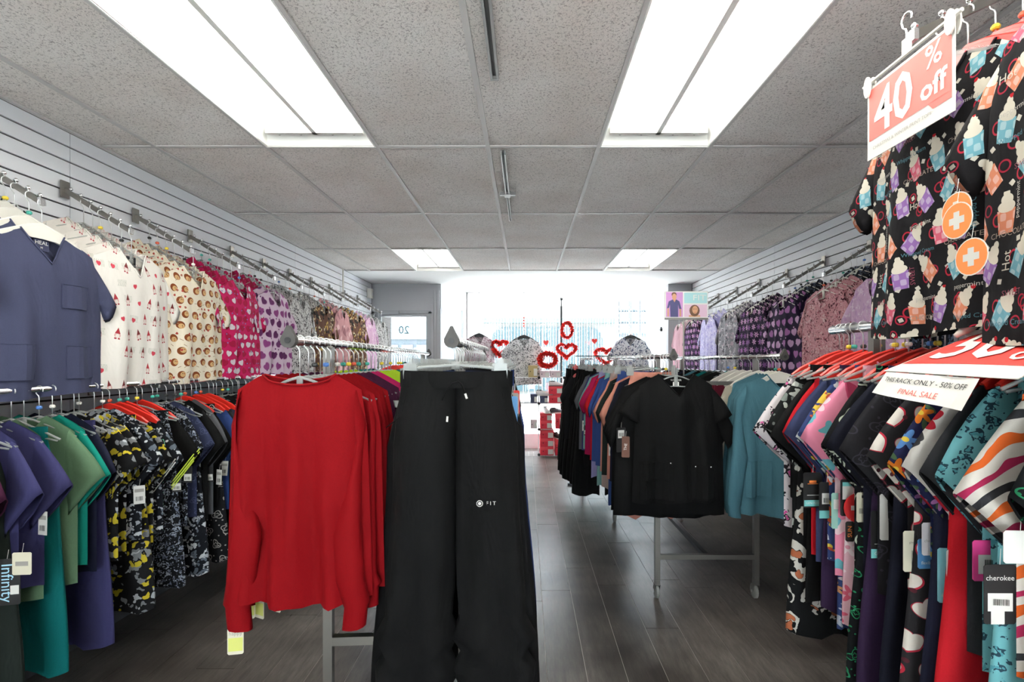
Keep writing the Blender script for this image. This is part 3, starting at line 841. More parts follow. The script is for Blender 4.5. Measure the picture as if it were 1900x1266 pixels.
# ------------------------------------------------------------------ hangers
def hook_mb(gauge=.0021, r=.017, stem=.035, n=6):
    m = MB(); pts = []
    for k in range(9):
        a = math.radians(-25+k*(205/8)); pts.append((r*math.cos(a), 0, -r+r*math.sin(a)+.0015))
    pts = pts[::-1] if False else pts
    # pts run from the open tip over the rail to the left, then sweep back to the stem
    pts += [(-r*.75, 0, -r*1.75), (-r*.15, 0, -r*2.35), (0, 0, -r*2.9), (0, 0, -r*2.9-stem-.036)]
    m.tube(pts, gauge, n); return m
def arms_mb(kind):
    m = MB(); w_ = .2
    if kind == 'flat':     # flat white or clear moulded hanger
        up, lo = [], []
        for k in range(13):
            u = k/12*2-1; a = abs(u)
            up.append((u*w_, -.074-.012*min(1, a*6)-.055*a**1.3)); lo.append((u*w_, -.074-.055-.03*(1-a)**.5*.3-.03*a-.012*a*a+(.0 if a < .9 else .004)))
        vs, fs = [], []
        for y in (-.004, .004):
            vs += [(x, y, z) for x, z in up]+[(x, y, z) for x, z in lo]
        n = 13
        for k in range(n-1):
            fs += [(k, n+k, n+k+1, k+1), (2*n+k, 2*n+k+1, 3*n+k+1, 3*n+k), (k, k+1, 2*n+k+1, 2*n+k), (n+k, 3*n+k, 3*n+k+1, n+k+1)]
        m.add(vs, fs)
    elif kind == 'wide':   # deep shouldered solid hanger
        poly = [(0, -.068), (.02, -.07), (.06, -.085), (.17, -.135), (.205, -.155), (.2, -.168), (.15, -.152), (.06, -.13), (0, -.128)]
        pp = poly+[(-x, z) for x, z in poly[::-1] if x > 0]
        pp = [(x*.88, z) for x, z in pp]; m.prism(pp, -.006, .006)
        m.tube([(x, 0, z) for x, z in [(-.18, -.158), (-.15, -.134), (-.053, -.085), (0, -.068), (.053, -.085), (.15, -.134), (.18, -.158)]], .0075, 6)
    elif kind == 'rod':    # clear top hanger of round section with a lower bar
        m.tube([(-.2, 0, -.152), (-.12, 0, -.118), (-.04, 0, -.086), (0, 0, -.076), (.04, 0, -.086), (.12, 0, -.118), (.2, 0, -.152)], .0048, 6)
        m.tube([(-.19, 0, -.158), (-.1, 0, -.142), (0, 0, -.136), (.1, 0, -.142), (.19, 0, -.158)], .004, 6)
        m.box(-.01, .01, -.003, .003, -.138, -.074)
    elif kind == 'clip':
        m.tube([(-.165, 0, -.072), (-.08, 0, -.062), (0, 0, -.056), (.08, 0, -.062), (.165, 0, -.072)], .0055, 6)
        m.box(-.012, .012, -.004, .004, -.07, -.046)
    dz_ = {'rod': .046, 'wide': .036, 'flat': .044, 'clip': .03}[kind]
    m.v = [(x, y, z-dz_) for x, y, z in m.v]
    return m
def clip_mb(sd):
    m = MB(); x = sd*.135
    for y in (-1, 1):
        m.prism([(x-.018, -.052), (x+.018, -.052), (x+.021, -.075), (x+.019, -.098), (x-.019, -.098), (x-.021, -.075)], y*.010, y*.006)
        m.prism([(x-.006, -.036), (x+.006, -.036), (x+.008, -.055), (x-.008, -.055)], y*.012, y*.007)
    m.tube([(x-.02, 0, -.062), (x+.02, 0, -.062)], .004, 6)
    m.v = [(x, y, z-.03) for x, y, z in m.v]
    return m
HM = dict(hook=hook_mb().mesh('hook', HOOKM, True), hookL=hook_mb(stem=.02).mesh('hook', HOOKM, True),
          flat=arms_mb('flat').mesh('arms', CLEAR), wide=arms_mb('wide').mesh('arms', REDP), rod=arms_mb('rod').mesh('arms', CLEAR, True), clip=arms_mb('clip').mesh('bar', CLEAR, True),
          clipL=clip_mb(-1).mesh('clip', CLEAR), clipR=clip_mb(1).mesh('clip', CLEAR),
          mark=MB().lathe([(.007, -.094), (.010, -.09), (.010, -.084), (.007, -.08)], 8).mesh('size_marker', BLACKP))
_a = MB()
for mm_, i_ in ((hook_mb(n=4), 0), (arms_mb('rod'), 1)): _a.add(mm_.v, mm_.f, i_)
HM['simple'] = _a.mesh('hanger', [HOOKM, CLEAR], True)
HMAT = {'clear': CLEAR, 'white': WHITEP, 'red': REDP, 'black': BLACKP}
def hanger(style, colour, M_, label, group, simple=False, scale=1.0, mark=True):
    if simple:
        o = link('clothes_hanger', HM['simple'], label=label, cat='hanger', group=group)
        if colour != 'clear':
            o.material_slots[1].link = 'OBJECT'; o.material_slots[1].material = HMAT[colour]
        o.matrix_world = M_; return o
    o = thing('clip_hanger' if style == 'clip' else 'clothes_hanger', label, 'hanger', group=group); o.matrix_world = M_
    link('hook', HM['hookL'] if style == 'clip' else HM['hook'], o)
    link('bar' if style == 'clip' else 'arms', HM[style], o, m=HMAT[colour])
    if style == 'clip':
        link('clip', HM['clipL'], o, m=HMAT[colour]); link('clip', HM['clipR'], o, m=HMAT[colour])
    elif mark and rnd.random() < .55:
        link('size_marker', HM['mark'], o, m=rnd.choice(MARK))
    return o

# ------------------------------------------------------------------ tags
def tag_obj(parent, loc, rz, w_, h, base, bits=(), label=None, rx=0.0, nm='hang_tag', rounded=0.0):
    """card hanging by a thread; bits = (x0,x1,z0,z1,mat) patches or (text,size,x,z,mat,ang)"""
    mats = [base]; m = MB()
    if rounded:
        poly = [(w_/2*math.cos(a), h/2*math.sin(a)-h/2) for a in [2*PI*k/20 for k in range(20)]]
        m.prism(poly, -.0006, .0006)
    else:
        c = .004
        m.prism([(-w_/2+c, 0), (w_/2-c, 0), (w_/2, -c), (w_/2, -h+c), (w_/2-c, -h), (-w_/2+c, -h), (-w_/2, -h+c), (-w_/2, -c)], -.0006, .0006)
    def mi(x):
        if x not in mats: mats.append(x)
        return mats.index(x)
    for i, b in enumerate(bits):
        yy = -.0009-.00025*i
        if isinstance(b[0], str):
            s_, sz, x, z, mt_, an = b
            text_on(m, s_, sz, lambda px, pz: (px, yy, pz), mi(mt_), .0, an, (x, z))
        else:
            x0, x1, z0, z1, mt_ = b
            m.add([(x0, yy, z0), (x1, yy, z0), (x1, yy, z1), (x0, yy, z1)], [(0, 1, 2, 3)], mi(mt_))
    m.tube([(0, 0, -.004), (.004, .002, .03)], .0006, 4, mi(WHITEINK))
    return m.obj(nm, mats, parent, loc=loc, rot=(rx, 0, rz), label=label)
def barcode(x0, x1, z0, z1, n=9):
    out = []; r = random.Random(int(abs(x0)*1e4))
    x = x0
    while x < x1:
        w_ = r.choice((.0008, .0014)); out.append((x, x+w_, z0, z1, INK)); x += w_+r.choice((.0009, .0015))
    return out
_TG = {}
def simple_tag(parent, loc, rz, style=0):
    """shared-mesh tag in one of four looks"""
    if style not in _TG:
        st = [(BLACKCARD, [(-.018, .018, -.075, -.04, PAPER)]+barcode(-.013, .013, -.07, -.055)), (PAPER, [(-.017, .017, -.03, -.015, GREYINK)]+barcode(-.013, .013, -.07, -.05)),
              (BLACKCARD, [(-.021, .021, -.085, -.07, TEALINK), (-.014, .014, -.05, -.03, PAPER)]), (CREAMCARD, [(-.021, .021, -.085, -.045, LIMEINK)])][style]
        mats = [st[0]]; m = MB(); m.box(-.021, .021, -.0006, .0006, -.085, 0)
        for i, (x0, x1, z0, z1, mt_) in enumerate(st[1]):
            if mt_ not in mats: mats.append(mt_)
            yy = -.0009-.0002*min(i, 1)
            m.add([(x0, yy, z0), (x1, yy, z0), (x1, yy, z1), (x0, yy, z1)], [(0, 1, 2, 3)], mats.index(mt_))
        m.tube([(0, 0, -.004), (.004, .002, .03)], .0006, 4, 0)
        _TG[style] = m.mesh('hang_tag', mats)
    return link('hang_tag', _TG[style], parent, loc, (rnd.uniform(-.15, .15), 0, rz))

# ------------------------------------------------------------------ hanging a garment
KIND_NAME = {'tee': ('scrub_shirt', 'top', 'short-sleeve scrub top'), 'thin': ('scrub_shirt', 'top', 'short-sleeve scrub top'), 'near': ('scrub_shirt', 'top', 'short-sleeve scrub top'), 'front': ('scrub_shirt', 'top', 'short-sleeve scrub top'),
             'long': ('long_sleeve_shirt', 'top', 'long-sleeve top'), 'pants': ('scrub_pants', 'trousers', 'scrub pants'), 'slimpants': ('scrub_pants', 'trousers', 'scrub pants')}
COUNT = {}
def hang(kind, desc, material, M_, place, hstyle='rod', hcol='clear', detail=True, var=None, scale=None, tagp=.0, band=None, tag_side=-1, no_hanger=False, label=None):
    """garment + hanger at M_; desc is the words for its look; place the words for its rail"""
    v = rnd.randrange(4) if var is None else var
    g = garment_meshes(kind, v); nm, cat, word = KIND_NAME[kind]
    key = (desc, word, place); n = COUNT.get(key, 0); COUNT[key] = n+1
    grp_t = '%ss on %s' % (word, place) if cat == 'top' else 'pants on %s' % place
    low = -.05 if 'pants' in kind and hstyle != 'clip' else (-.022 if hstyle == 'wide' else 0)
    Ms = M_ @ Matrix.Translation((0, 0, low)) @ Matrix.Diagonal((scale or 1, scale or 1, scale or 1, 1))
    if detail:
        o = thing(nm, 'x', cat, group=grp_t)
        o.matrix_world = Ms
        if 'body' in g:
            link('body', g['body'], o, m=material)
            for s_ in g['sl']: link('sleeve', s_, o, m=material)
            if detail == 2: link('neckband', g['band'], o, m=band or material)
        else:
            for s_ in g['legs']: link('leg', s_, o, m=material)
            link('waistband', g['wb'], o, m=band or material)
        if rnd.random() < tagp:
            if 'body' in g: simple_tag(o, (tag_side*rnd.uniform(.2, .26), -.03, -.36-rnd.uniform(0, .22)), rnd.uniform(-.5, .5), rnd.randrange(3))
            else: simple_tag(o, (tag_side*rnd.uniform(.13, .17), -.03, -.14), rnd.uniform(-.5, .5), rnd.randrange(3))
    else:
        o = link(nm, g['all'], label='x', cat=cat, group=grp_t, m=material); o.matrix_world = Ms
    o['_k'] = '|'.join(key); o['_n'] = n
    if not no_hanger:
        h = hanger(hstyle, hcol, M_, 'x', 'hangers on %s' % place, simple=not detail)
        h['_of'] = o.name
        h['_hc'] = hcol
    return o
def finish_labels():
    for o in list(COL.objects):
        if '_k' in o:
            d, wd, pl = o['_k'].split('|'); n = COUNT[(d, wd, pl)]; i = o['_n']
            if 'FIX' not in o:
                o['label'] = ('%s %s on %s' % (d, wd, pl)) if n == 1 else ('%s %s %s on %s' % (ordw(i), d, wd, pl))
                if len(o['label'].split()) < 9 and n > 1: o['label'] = o['label'].replace(ordw(i)+' ', ordw(i)+(' ' if i == 0 else ' nearest '), 1)
    for o in list(COL.objects):
        if '_of' in o:
            t = bpy.data.objects[o['_of']]
            o['label'] = ' '.join(('%s hanger holding the %s' % (o['_hc'], t['label'])).replace('short-sleeve scrub top', 'top').replace('long-sleeve top', 'long top').replace('hanger holding the', 'hanger of the').split()[:16])
            del o['_of']; del o['_hc']
    for o in list(COL.objects):
        for k in ('_k', '_n', 'FIX'):
            if k in o: del o[k]
def TM(x, y, z, rz=0.0, rx=0.0, ry=0.0): return Matrix.Translation((x, y, z)) @ Matrix.Rotation(rz, 4, 'Z') @ Matrix.Rotation(rx, 4, 'X') @ Matrix.Rotation(ry, 4, 'Y')

# ------------------------------------------------------------------ colours
C = lambda n, h, **k: cloth(n, h, **k)
black = C('black', '0b0b0c'); navy = C('navy', '23263c'); dnavy = C('dark_navy', '1a1c2a'); royal = C('royal', '3d5696'); slate = C('slate_blue', '4f5370')
grey = C('charcoal', '3a3b3f'); lgrey = C('grey', '6e7076'); red = C('red', '980510', rough=.8); burg = C('burgundy', '7a2338'); plum = C('plum', '4b1f3c'); pink = C('raspberry', 'c02464')
lime = C('lime', 'b2d630'); teal = C('teal', '0f7878'); green = C('jade', '1a9c88'); sage = C('sage', '6f9070'); purple = C('purple', '474675'); cream = C('cream', 'ddd5c2')
MATS['cloth_black'].node_tree.nodes['Principled BSDF'].inputs['Specular IOR Level'].default_value = .17
peach = C('peach', 'e59a86'); sea = C('sea_blue', '57899a'); mint = C('mint', '8cc0bc'); lilac = C('lilac', 'a8a4d8'); brown = C('brown', '5a3c36'); magenta = C('magenta', 'c02058'); rosep = C('pale_pink', 'e8b8c4')
denim = C('denim_navy', '3c4468'); beige = C('beige', 'c8b0a8'); olive = C('black_green', '2a322e'); sky_b = C('sky_blue', '6b9ad0'); aub = C('aubergine', '3c2a4a'); scarlet = C('scarlet', 'd4202c')

YELP = patt('abstract', '1e1e20', 'd8c438', 'c8ccd0', '8a8e92', s=20.); GREYP = patt('abstract', '1c1e24', 'b8bcc4', '6a7480', 'd8dce0', s=24.)
MINTG = patt('lines', '16181a', '6fc6a4', 'a8dcc4', s=13.); SMALLF = patt('abstract', '17181c', 'a8b0bc', '6a7284', s=40.)
PURPF = patt('floral', '2a1f38', 'b07ab8', 'd8a8d0', '8a5a98', s=14.); PURPH = patt('hearts', '2a1e3a', 'b478b4', '4a2c5c', 'd8b0d8', s=11.); PINKF = patt('abstract', 'dca0a8', '5a2a38', 'f0ccd0', 'b06878', s=34.)
GREYF = patt('abstract', '8c8c94', 'd0ccd4', '54545c', 'b8a4b0', s=22.); LAVF = patt('abstract', 'c8c4ec', 'a49cd8', 'e4e0f4', s=26.); DKF = patt('abstract', '23252e', '6a7890', '96a0b0', '4c5468', s=26.)
LILH = patt('hearts', 'ecd2e6', '9c4c8c', 'cc94c0', '6c3468', s=12.); PINKH = patt('hearts', 'd02464', 'f0e4ec', 'a81440', 'b02048', '8888c8', s=17.)
GNOME = patt('gnomes', 'fffaf2', s=15.); HOG = patt('hogs', 'fbf0da', s=14.); CUPS = patt('cups', '1a191c', s=13.)
MAUVE = patt('abstract', 'e0b8d4', 'd0a0c8', 'f0d4e4', s=16.); ROSEF = patt('abstract', 'c89498', 'e8c0c0', 'a07078', s=9.)
WBP = patt('leopard', 'd8d4d0', '2a2a2e', '5c5458', s=26.); WBD = patt('abstract', 'e4e2e0', '3a3a3e', '6c6064', s=34.); BROWNP = patt('abstract', '6a4a3c', 'd8c8a8', '2c2a2a', 'c8a45c', s=18.)
KISS = patt('abstract', '1a1c1c', 'c8ccc4', '7c8480', s=16.); LEOPK = patt('leopard', 'e8e0e4', '2a2228', 'd858a0', s=22.); LEOB = patt('leopard', '17181a', 'd8d4cc', 'b86a48', s=13.)
HEARTO = patt('lines', '1a1b1e', 'c4ccb8', s=9.); HEARTB = patt('hearts', '2c2b2e', 'ece6dc', 'c03044', 'ece6dc', '5a2630', s=14.); CIRC = patt('lines', '232226', '3c3a44', s=12.)
FLOW = patt('floral', '23284e', 'e07a28', 'b47ab4', '5a8cc8', '4c6848', 'e8c84c', s=15.); CANADA = patt('abstract', 'd8d4ce', 'b02030', '3a3a3e', s=12.); TEALL = patt('leopard', '7cc4cc', '2c4c5c', '5aa8b4', s=30.)
ZEB = patt('zebra', 'e8e2d8', 'e0672c', '3c3c40', 'b8305c', s=24.); NEON = patt('lines', '15171a', '2c8c60', s=16.); BLUEF = patt('floral', '3c5088', 'c8d4e8', 'e8a878', 'f0e4e8', s=20.)
PINKP = patt('abstract', 'e88ca8', 'f0d0d8', '6cb4c0', 'c84a70', s=12.); QUILT = patt('lines', '39405e', '565e80', s=16.); MULTI = patt('abstract', '3a4a7c', 'e8c850', 'e0e4e8', 'c85a3c', s=22.)
PINKB = patt('floral', 'f0c0cc', 'e86a84', 'f8e4e8', 'e8a0b0', s=14.); PAISL = patt('lines', '1c1d20', 'b8b4b0', s=11.)
# ================================================================== WALL ARMS (slatwall waterfalls)
def arm_thing(X, sg, Y, zb, label, nm_group, reach=.34, fall=.21, parts=True):
    """sloping display arm; sg = direction it points away from the wall"""
    t = thing('waterfall_arm', label, 'display arm', (X, Y, zb), 0, nm_group)
    MB().box(min(0, sg*.008), max(0, sg*.008), -.022, .022, -.04, .045).obj('bracket', STEEL, t)
    L = math.hypot(reach, fall); ux, uz = reach/L*sg, -fall/L
    a = MB(); px, pz = -uz*.011*sg, ux*.011*sg
    p0 = (sg*.006, .0); p1 = (sg*reach, -fall)
    a.prism([(p0[0]-px, p0[1]-pz), (p1[0]-px, p1[1]-pz), (p1[0]+px, p1[1]+pz), (p0[0]+px, p0[1]+pz)], -.007, .007)
    a.obj('arm', STEEL, t)
    kn = MB().tube([(0, 0, -.002), (0, 0, .012)], .004, 5).lathe([(.002, .010), (.008, .014), (.009, .02), (.005, .027), (.001, .028)], 8)
    me = kn.mesh('knob', CHROME, True)
    pts = []
    for k in range(7):
        u = .12+k*.147
        x, z = sg*reach*u, -fall*u
        pts.append((X+x, Y, zb+z+.012))
        if parts: link('knob', me, t, (x-px, 0, z+.010))
    MB().box(-.006, .006, -.011, .011, -.013, .016).obj('end_cap', CHROME, t, loc=(sg*reach, 0, -fall))
    return pts[::-1]   # from the tip back to the wall

def fill_arm(pts, sg, specs, place, detail, per=1, kindF='front', tagp=.2):
    """specs from tip to wall: (kind, desc, material)"""
    rz = PI/2 if sg > 0 else -PI/2
    for i, p in enumerate(pts):
        if i >= len(specs): break
        kd, d, m_ = specs[i][:3]
        hs, hc = specs[i][3:5] if len(specs[i]) > 4 else ('rod', 'clear')
        hang(kd, d, m_, TM(p[0], p[1]+rnd.uniform(-.012, .012), p[2], rz+rnd.uniform(-.07, .07)), place, hs, hc, detail, tagp=tagp if i < 2 else 0)

ARMW = ['first', 'second', 'third', 'fourth', 'fifth', 'sixth', 'seventh', 'eighth', 'ninth', 'tenth', 'eleventh', 'twelfth']
left = [(1.5, [('front', 'slate blue', slate, 'wide', 'white')]*2+[('tee', 'navy', navy)]*4),
        (2.0, [('front', 'slate blue', slate, 'wide', 'white')]*2+[('tee', 'slate blue', slate, 'wide', 'white')]*2+[('tee', 'teal print', patt('abstract', '1c2024', '7cc4c8', 'e0e4e4', s=18.))]*2+[('tee', 'black print', DKF)]),
        (2.455, [('front', 'white print gnome', GNOME)]*2+[('tee', 'white print gnome', GNOME)]*4),
        (2.9, [('front', 'cream hedgehog print', HOG)]*2+[('tee', 'cream hedgehog print', HOG)]*4),
        (3.37, [('front', 'raspberry pink heart print', PINKH)]*2+[('tee', 'raspberry pink heart print', PINKH)]*4),
        (3.85, [('front', 'lilac heart print', LILH)]*2+[('tee', 'pink heart print', PINKH)]*4),
        (4.32, [('tee', 'white and black print', WBD)]*5), (4.8, [('tee', 'dark red floral print', BROWNP)]+[('tee', 'black spotted print', WBP)]*4),
        (5.28, [('tee', 'dusty rose marbled', ROSEF)]*5), (5.76, [('tee', 'brown and gold print', BROWNP)]*4), (6.24, [('tee', 'pale lilac', MAUVE)]*4), (6.72, [('tee', 'grey and white print', WBD)]*4)]
for i, (Y, sp) in enumerate(left):
    pts = arm_thing(WL+.012, 1, Y, 2.365, 'chrome waterfall display arm, %s from the viewer on the left slat wall' % ARMW[i], 'display arms on the left wall')
    fill_arm(pts, 1, sp, "the left wall's %s arm" % ARMW[i], 2 if Y < 3 else (1 if Y < 5 else 0))
LV = patt('abstract', 'd8b4d4', 'c8a0cc', 'e8d0e4', s=24.)
right = [(3.0, [('front', 'pale lilac', LV)]+[('tee', 'dark blue floral', DKF)]*5),
         (3.55, [('tee', 'pink floral', PINKF)]*4+[('tee', 'black floral', DKF)]*3),
         (4.1, [('tee', 'purple heart print', PURPH)]*3+[('tee', 'dark blue floral', DKF)]*3),
         (4.68, [('tee', 'purple floral', PURPF)]*5), (5.24, [('tee', 'grey floral', GREYF)]*5), (5.8, [('tee', 'pale lavender', LAVF), ('tee', 'violet', lilac)]+[('tee', 'pale lavender', LAVF)]*2),
         (6.36, [('tee', 'dark purple floral', PURPF)]*4), (6.9, [('tee', 'pale pink button front', rosep)]+[('tee', 'pink and white print', PINKB)]*3)]
for i, (Y, sp) in enumerate(right):
    pts = arm_thing(WR-.012, -1, Y, 2.34, 'chrome waterfall display arm, %s from the viewer on the right slat wall' % ARMW[i], 'display arms on the right wall')
    sp = [x+('rod', 'white') if len(x) == 3 else x for x in sp]
    fill_arm(pts, -1, sp, "the right wall's %s arm" % ARMW[i], 1 if Y < 4.5 else 0)

# ================================================================== WALL RAILS
def wall_rail(X, wallX, y0, y1, z, label, group):
    t = thing('hang_rail', label, 'clothes rail', (X, y0, z), group=group)
    MB().tube([(0, 0, 0), (0, y1-y0, 0)], .0125, 10).obj('rail_tube', CHROME, t, smooth=True)
    y = .25
    while y < y1-y0:
        a = MB().box(min(0, wallX-X), max(0, wallX-X), y-.006, y+.006, -.03, -.012); a.box(min(wallX-X, wallX-X-.006*(1 if wallX > X else -1)), max(wallX-X, wallX-X-.006*(1 if wallX > X else -1)), y-.02, y+.02, -.07, .03)
        a.obj('bracket_arm', STEEL, t); y += 1.22
    for s_ in (0, y1-y0): MB().lathe([(.016, -.006), (.016, .006)], 12, (0, s_, 0), 'y').obj('end_cap', FINIAL, t)
    return t
wall_rail(-1.98, WL+.0, 1.15, 7.1, 1.385, 'long chrome rail along the left wall below the waterfall arms', 'wall rails')
LW = "the left wall's lower rail"
seq = [('cream', cream), ('dark floral', SMALLF), ('cream', cream), ('burgundy', burg), ('plum', plum), ('royal purple', purple), ('royal purple', purple), ('sage green', sage), ('sage green', sage), ('jade green', green),
       ('navy', navy), ('yellow and black print', YELP), ('yellow and black print', YELP), ('grey and black print', GREYP), ('yellow and black print', YELP), ('black and white print', GREYP), ('black with mint drawing print', MINTG), ('black', black), ('black speckled', SMALLF),
       ('quilted denim navy', QUILT), ('black', black), ('grey', lgrey), ('black', black), ('royal blue', royal), ('charcoal', grey), ('slate blue', slate), ('black', black), ('black', black), ('navy', navy), ('navy', navy), ('charcoal', grey), ('charcoal', grey), ('black speckled', SMALLF), ('navy', navy), ('black', black), ('royal blue', royal)]
pseq = [('black', black), ('sage green', olive), ('jade green', teal), ('royal blue', purple), ('yellow and black print', YELP), ('black speckled', SMALLF), ('black and white print', GREYP), ('black paisley', PAISL), ('black', black), ('navy', dnavy), ('black', black), ('charcoal', grey)]
y = 1.36; i = 0; pi_ = 0
first_infinity = None
while y < 3.55:
    d, m_ = seq[min(i, len(seq)-1)] if i < len(seq) else rnd.choice(seq[20:])
    redh = i in (14, 15, 16, 17, 22, 23, 24, 25)
    o = hang('near', d, m_, TM(-1.98+rnd.uniform(-.015, .015), y, 1.398, rnd.uniform(-.16, .10)), LW, 'wide' if redh else 'rod', 'red' if redh else 'clear', 1, tagp=.3, tag_side=1)
    if 16 <= i <= 18:
        for s_ in ((.0, .018) if i == 17 else (.0,)):
            m = MB()
            for q in (0, .016):
                m.tube([(.185, -.034, -.495-s_-q), (.30, -.03, -.35-s_-q)], .0028, 4)
            m.obj('neon_stripe', mat('neon_yellow', 'cfe04a', .6) if i > 16 else WHITEINK, o)
    if i == 5: first_infinity = o
    y += .052; i += 1
    if i % 3 == 2:
        d, m_ = pseq[min(pi_, len(pseq)-1)]; pi_ += 1
        hang('pants', d, m_, TM(-1.98, y, 1.398, rnd.uniform(-.12, .10)), LW, 'rod', 'clear', 1, tagp=.25, tag_side=1, scale=.97)
        y += .045
while y < 5.6:
    d, m_ = rnd.choice(seq[20:])
    hang('thin', d, m_, TM(-1.98, y, 1.398, rnd.uniform(-.1, .1)), LW, 'rod', 'clear', 0 if y > 4.2 else 1); y += .085
# large lettered tag by the near end
tag_obj(first_infinity, (.24, -.06, -.56), .35, .075, .155, BLACKCARD, [('Infinity', .048, .0, -.08, mat('pale_blue_ink', 'a8d4e8', .6), -PI/2), (.01, .034, -.12, -.09, PAPER)], label='tall black tag with pale blue lettering')
tag_obj(first_infinity, (.285, -.05, -.54), .2, .06, .075, CREAMCARD, [(-.02, .02, -.045, -.03, GREYINK)], label='cream square tag')

wall_rail(2.12, WR, 3.0, 7.0, 1.385, 'long chrome rail along the right wall behind the racks', 'wall rails')
RW = "the right wall's lower rail"
y = 3.15
k = 0
rsq = [('purple floral', PURPF), ('pink floral', PINKF), ('pink floral', PINKF), ('purple heart print', PURPH), ('purple heart print', PURPH), ('dark floral', DKF), ('purple floral', PURPF)]
while y < 6.9:
    d, m_ = rsq[k % len(rsq)] if y < 5 else rnd.choice([('grey floral', GREYF), ('dark purple floral', PURPF), ('pink floral', PINKF)])
    hang('thin', d, m_, TM(2.12, y, 1.398, rnd.uniform(-.12, .12)), RW, 'rod', 'clear', 0); y += .16; k += 1

# ================================================================== FLOOR RACKS
def finial(mb, x, y, z, s=1.0):
    """teardrop end cap with a screw socket, facing the viewer"""
    poly = [(.030*math.cos(a)*s, .030*math.sin(a)*s) for a in [math.radians(40-k*26) for k in range(11)]]+[(-.004*s, .058*s), (.004*s, .058*s)]
    poly = [(x+p, z+q) for p, q in poly]
    mb.prism(poly, y-.016, y+.004)
def rolling_rack(label, ox, oy, rz, half, length, z, setback, zlow, zmid, casters=True, posts_far=None):
    t = thing('rolling_rack', label, 'clothes rack', (ox, oy, 0), rz, 'double rail rolling racks')
    for sx in (-1, 1):
        MB().tube([(sx*half, -.0, z), (sx*half, length, z)], .0135, 10).obj('rail', CHROME, t, smooth=True)
        for yy, sg in ((-.0, 1), (length, -1)):
            m = MB(); finial(m, sx*half, yy, z, .74)
            o = m.obj('end_cap', FINIAL, t)
            m = MB().lathe([(.009, yy-.0185), (.009, yy-.012)], 10, (sx*half, 0, z), 'y'); m.obj('screw_socket', BLACKP, o)
    for yy in (setback, length-setback if posts_far is None else posts_far):
        for sx in (-1, 1):
            x = sx*half
            MB().box(x-.016, x+.016, yy-.014, yy+.014, .125 if casters else 0, z-.012).obj('post', STEEL, t)
            if casters:
                c = MB().box(x-.014, x+.014, yy-.018, yy+.022, .095, .125).prism([(yy-.018, .1), (yy+.02, .1), (yy+.03, .045), (yy+.012, .04)], x-.017, x-.014, ax='yz').prism([(yy-.018, .1), (yy+.02, .1), (yy+.03, .045), (yy+.012, .04)], x+.014, x+.017, ax='yz').obj('caster', STEEL, t)
                MB().lathe([(.01, -.013), (.036, -.012), (.045, -.007), (.045, .007), (.036, .012), (.01, .013)], 20, (x, yy+.02, .046), 'x').obj('wheel', RUBBER, c, smooth=False)
                MB().lathe([(.012, -.0185), (.012, .0185)], 10, (x, yy+.02, .046), 'x').obj('axle', CHROME, c)
        MB().box(-half+.016, half-.016, yy-.013, yy+.013, zlow-.015, zlow+.015).obj('low_crossbar', STEEL, t)
        if zmid: MB().box(-half+.016, half-.016, yy-.012, yy+.012, zmid-.012, zmid+.012).obj('top_crossbar', STEEL, t)
    MB().box(-.014, .014, setback+.013, length-setback-.013, zlow-.014, zlow+.014).obj('spine_bar', DSTEEL, t)
    return t

def place_on(ox, oy, rz, lx, ly, z, dz): # world matrix of a spot on a rack
    c, s_ = math.cos(rz), math.sin(rz)
    return TM(ox+lx*c-ly*s_, oy+lx*s_+ly*c, z+.0145, rz+dz)

# ---- left centre rack: long-sleeve tops on its left rail, pants on its right rail
RA = dict(ox=-.455, oy=1.43, rz=math.radians(3.0))
rolling_rack('steel double rail rack left of the aisle under red tops and black pants', RA['ox'], RA['oy'], RA['rz'], .235, 2.75, 1.56, .32, .50, 1.345, casters=True)
LC = 'the left centre rack'
itemsB = ([('red', red)]*4+[('plum', plum)]*3+[('raspberry pink', pink)]*2+[('lime green', lime)]*5+[('teal', teal)]*4+[('navy', navy)]*4+[('dark navy', dnavy)]*6+[('black', black)]*4)
ly = .055
# the front red top gets its own better mesh
gR = top_geo(5, W=.195, sh=.178, L=.67, nk=.105, nd=.03, neck='round', th=.04, fold=.017, slv='long', lslv=.735, drop=.045, so=.06, slz=.02, M=26, N=6, flare=.02)
oR = thing('long_sleeve_shirt', 'bright red crew-neck long-sleeve top hanging frontmost on the left centre rack', 'top', group='long-sleeve tops on the left centre rack')
oR.matrix_world = place_on(RA['ox'], RA['oy'], RA['rz'], -.215, .02, 1.56, -RA['rz']+.02)
gR['body'].obj('body', red, oR, smooth=True)
for s_ in (-1, 1): gR['sleeves'][s_].obj('sleeve', red, oR, smooth=True)
gR['band'].obj('neckband', red, oR, smooth=True)
h = hanger('rod', 'clear', oR.matrix_world @ Matrix.Diagonal((.84, 1, 1, 1)), 'clear plastic hanger of the frontmost red top', 'hangers on '+LC)
HAPPY = [(-.02, .02, -.085, -.045, LIMEINK), ('happy', .016, 0, -.032, GREYINK, 0)]
def happy_tag(p, x, z, rz=0, y=-.03): return tag_obj(p, (x, y, z), rz, .045, .095, CREAMCARD, HAPPY, label='cream tag with lime check')
happy_tag(oR, -.20, -.86, .15, .02)
for k, (d, m_) in enumerate(itemsB):
    redh = k > 17
    o = hang('long' if k < 19 else 'tee', d, m_, place_on(RA['ox'], RA['oy'], RA['rz'], -.215, ly+.03, 1.56, -RA['rz']+rnd.uniform(-.07, .07)), LC, 'wide' if (redh and k % 3) else 'rod', 'red' if (redh and k % 3) else 'clear', 1 if k < 26 else 0)
    if k < 7: happy_tag(o, -.20+.02*k, -.79-.015*(k % 3), rnd.uniform(-.5, .5), rnd.uniform(-.03, .02))
    ly += .05 if k < 4 else .066
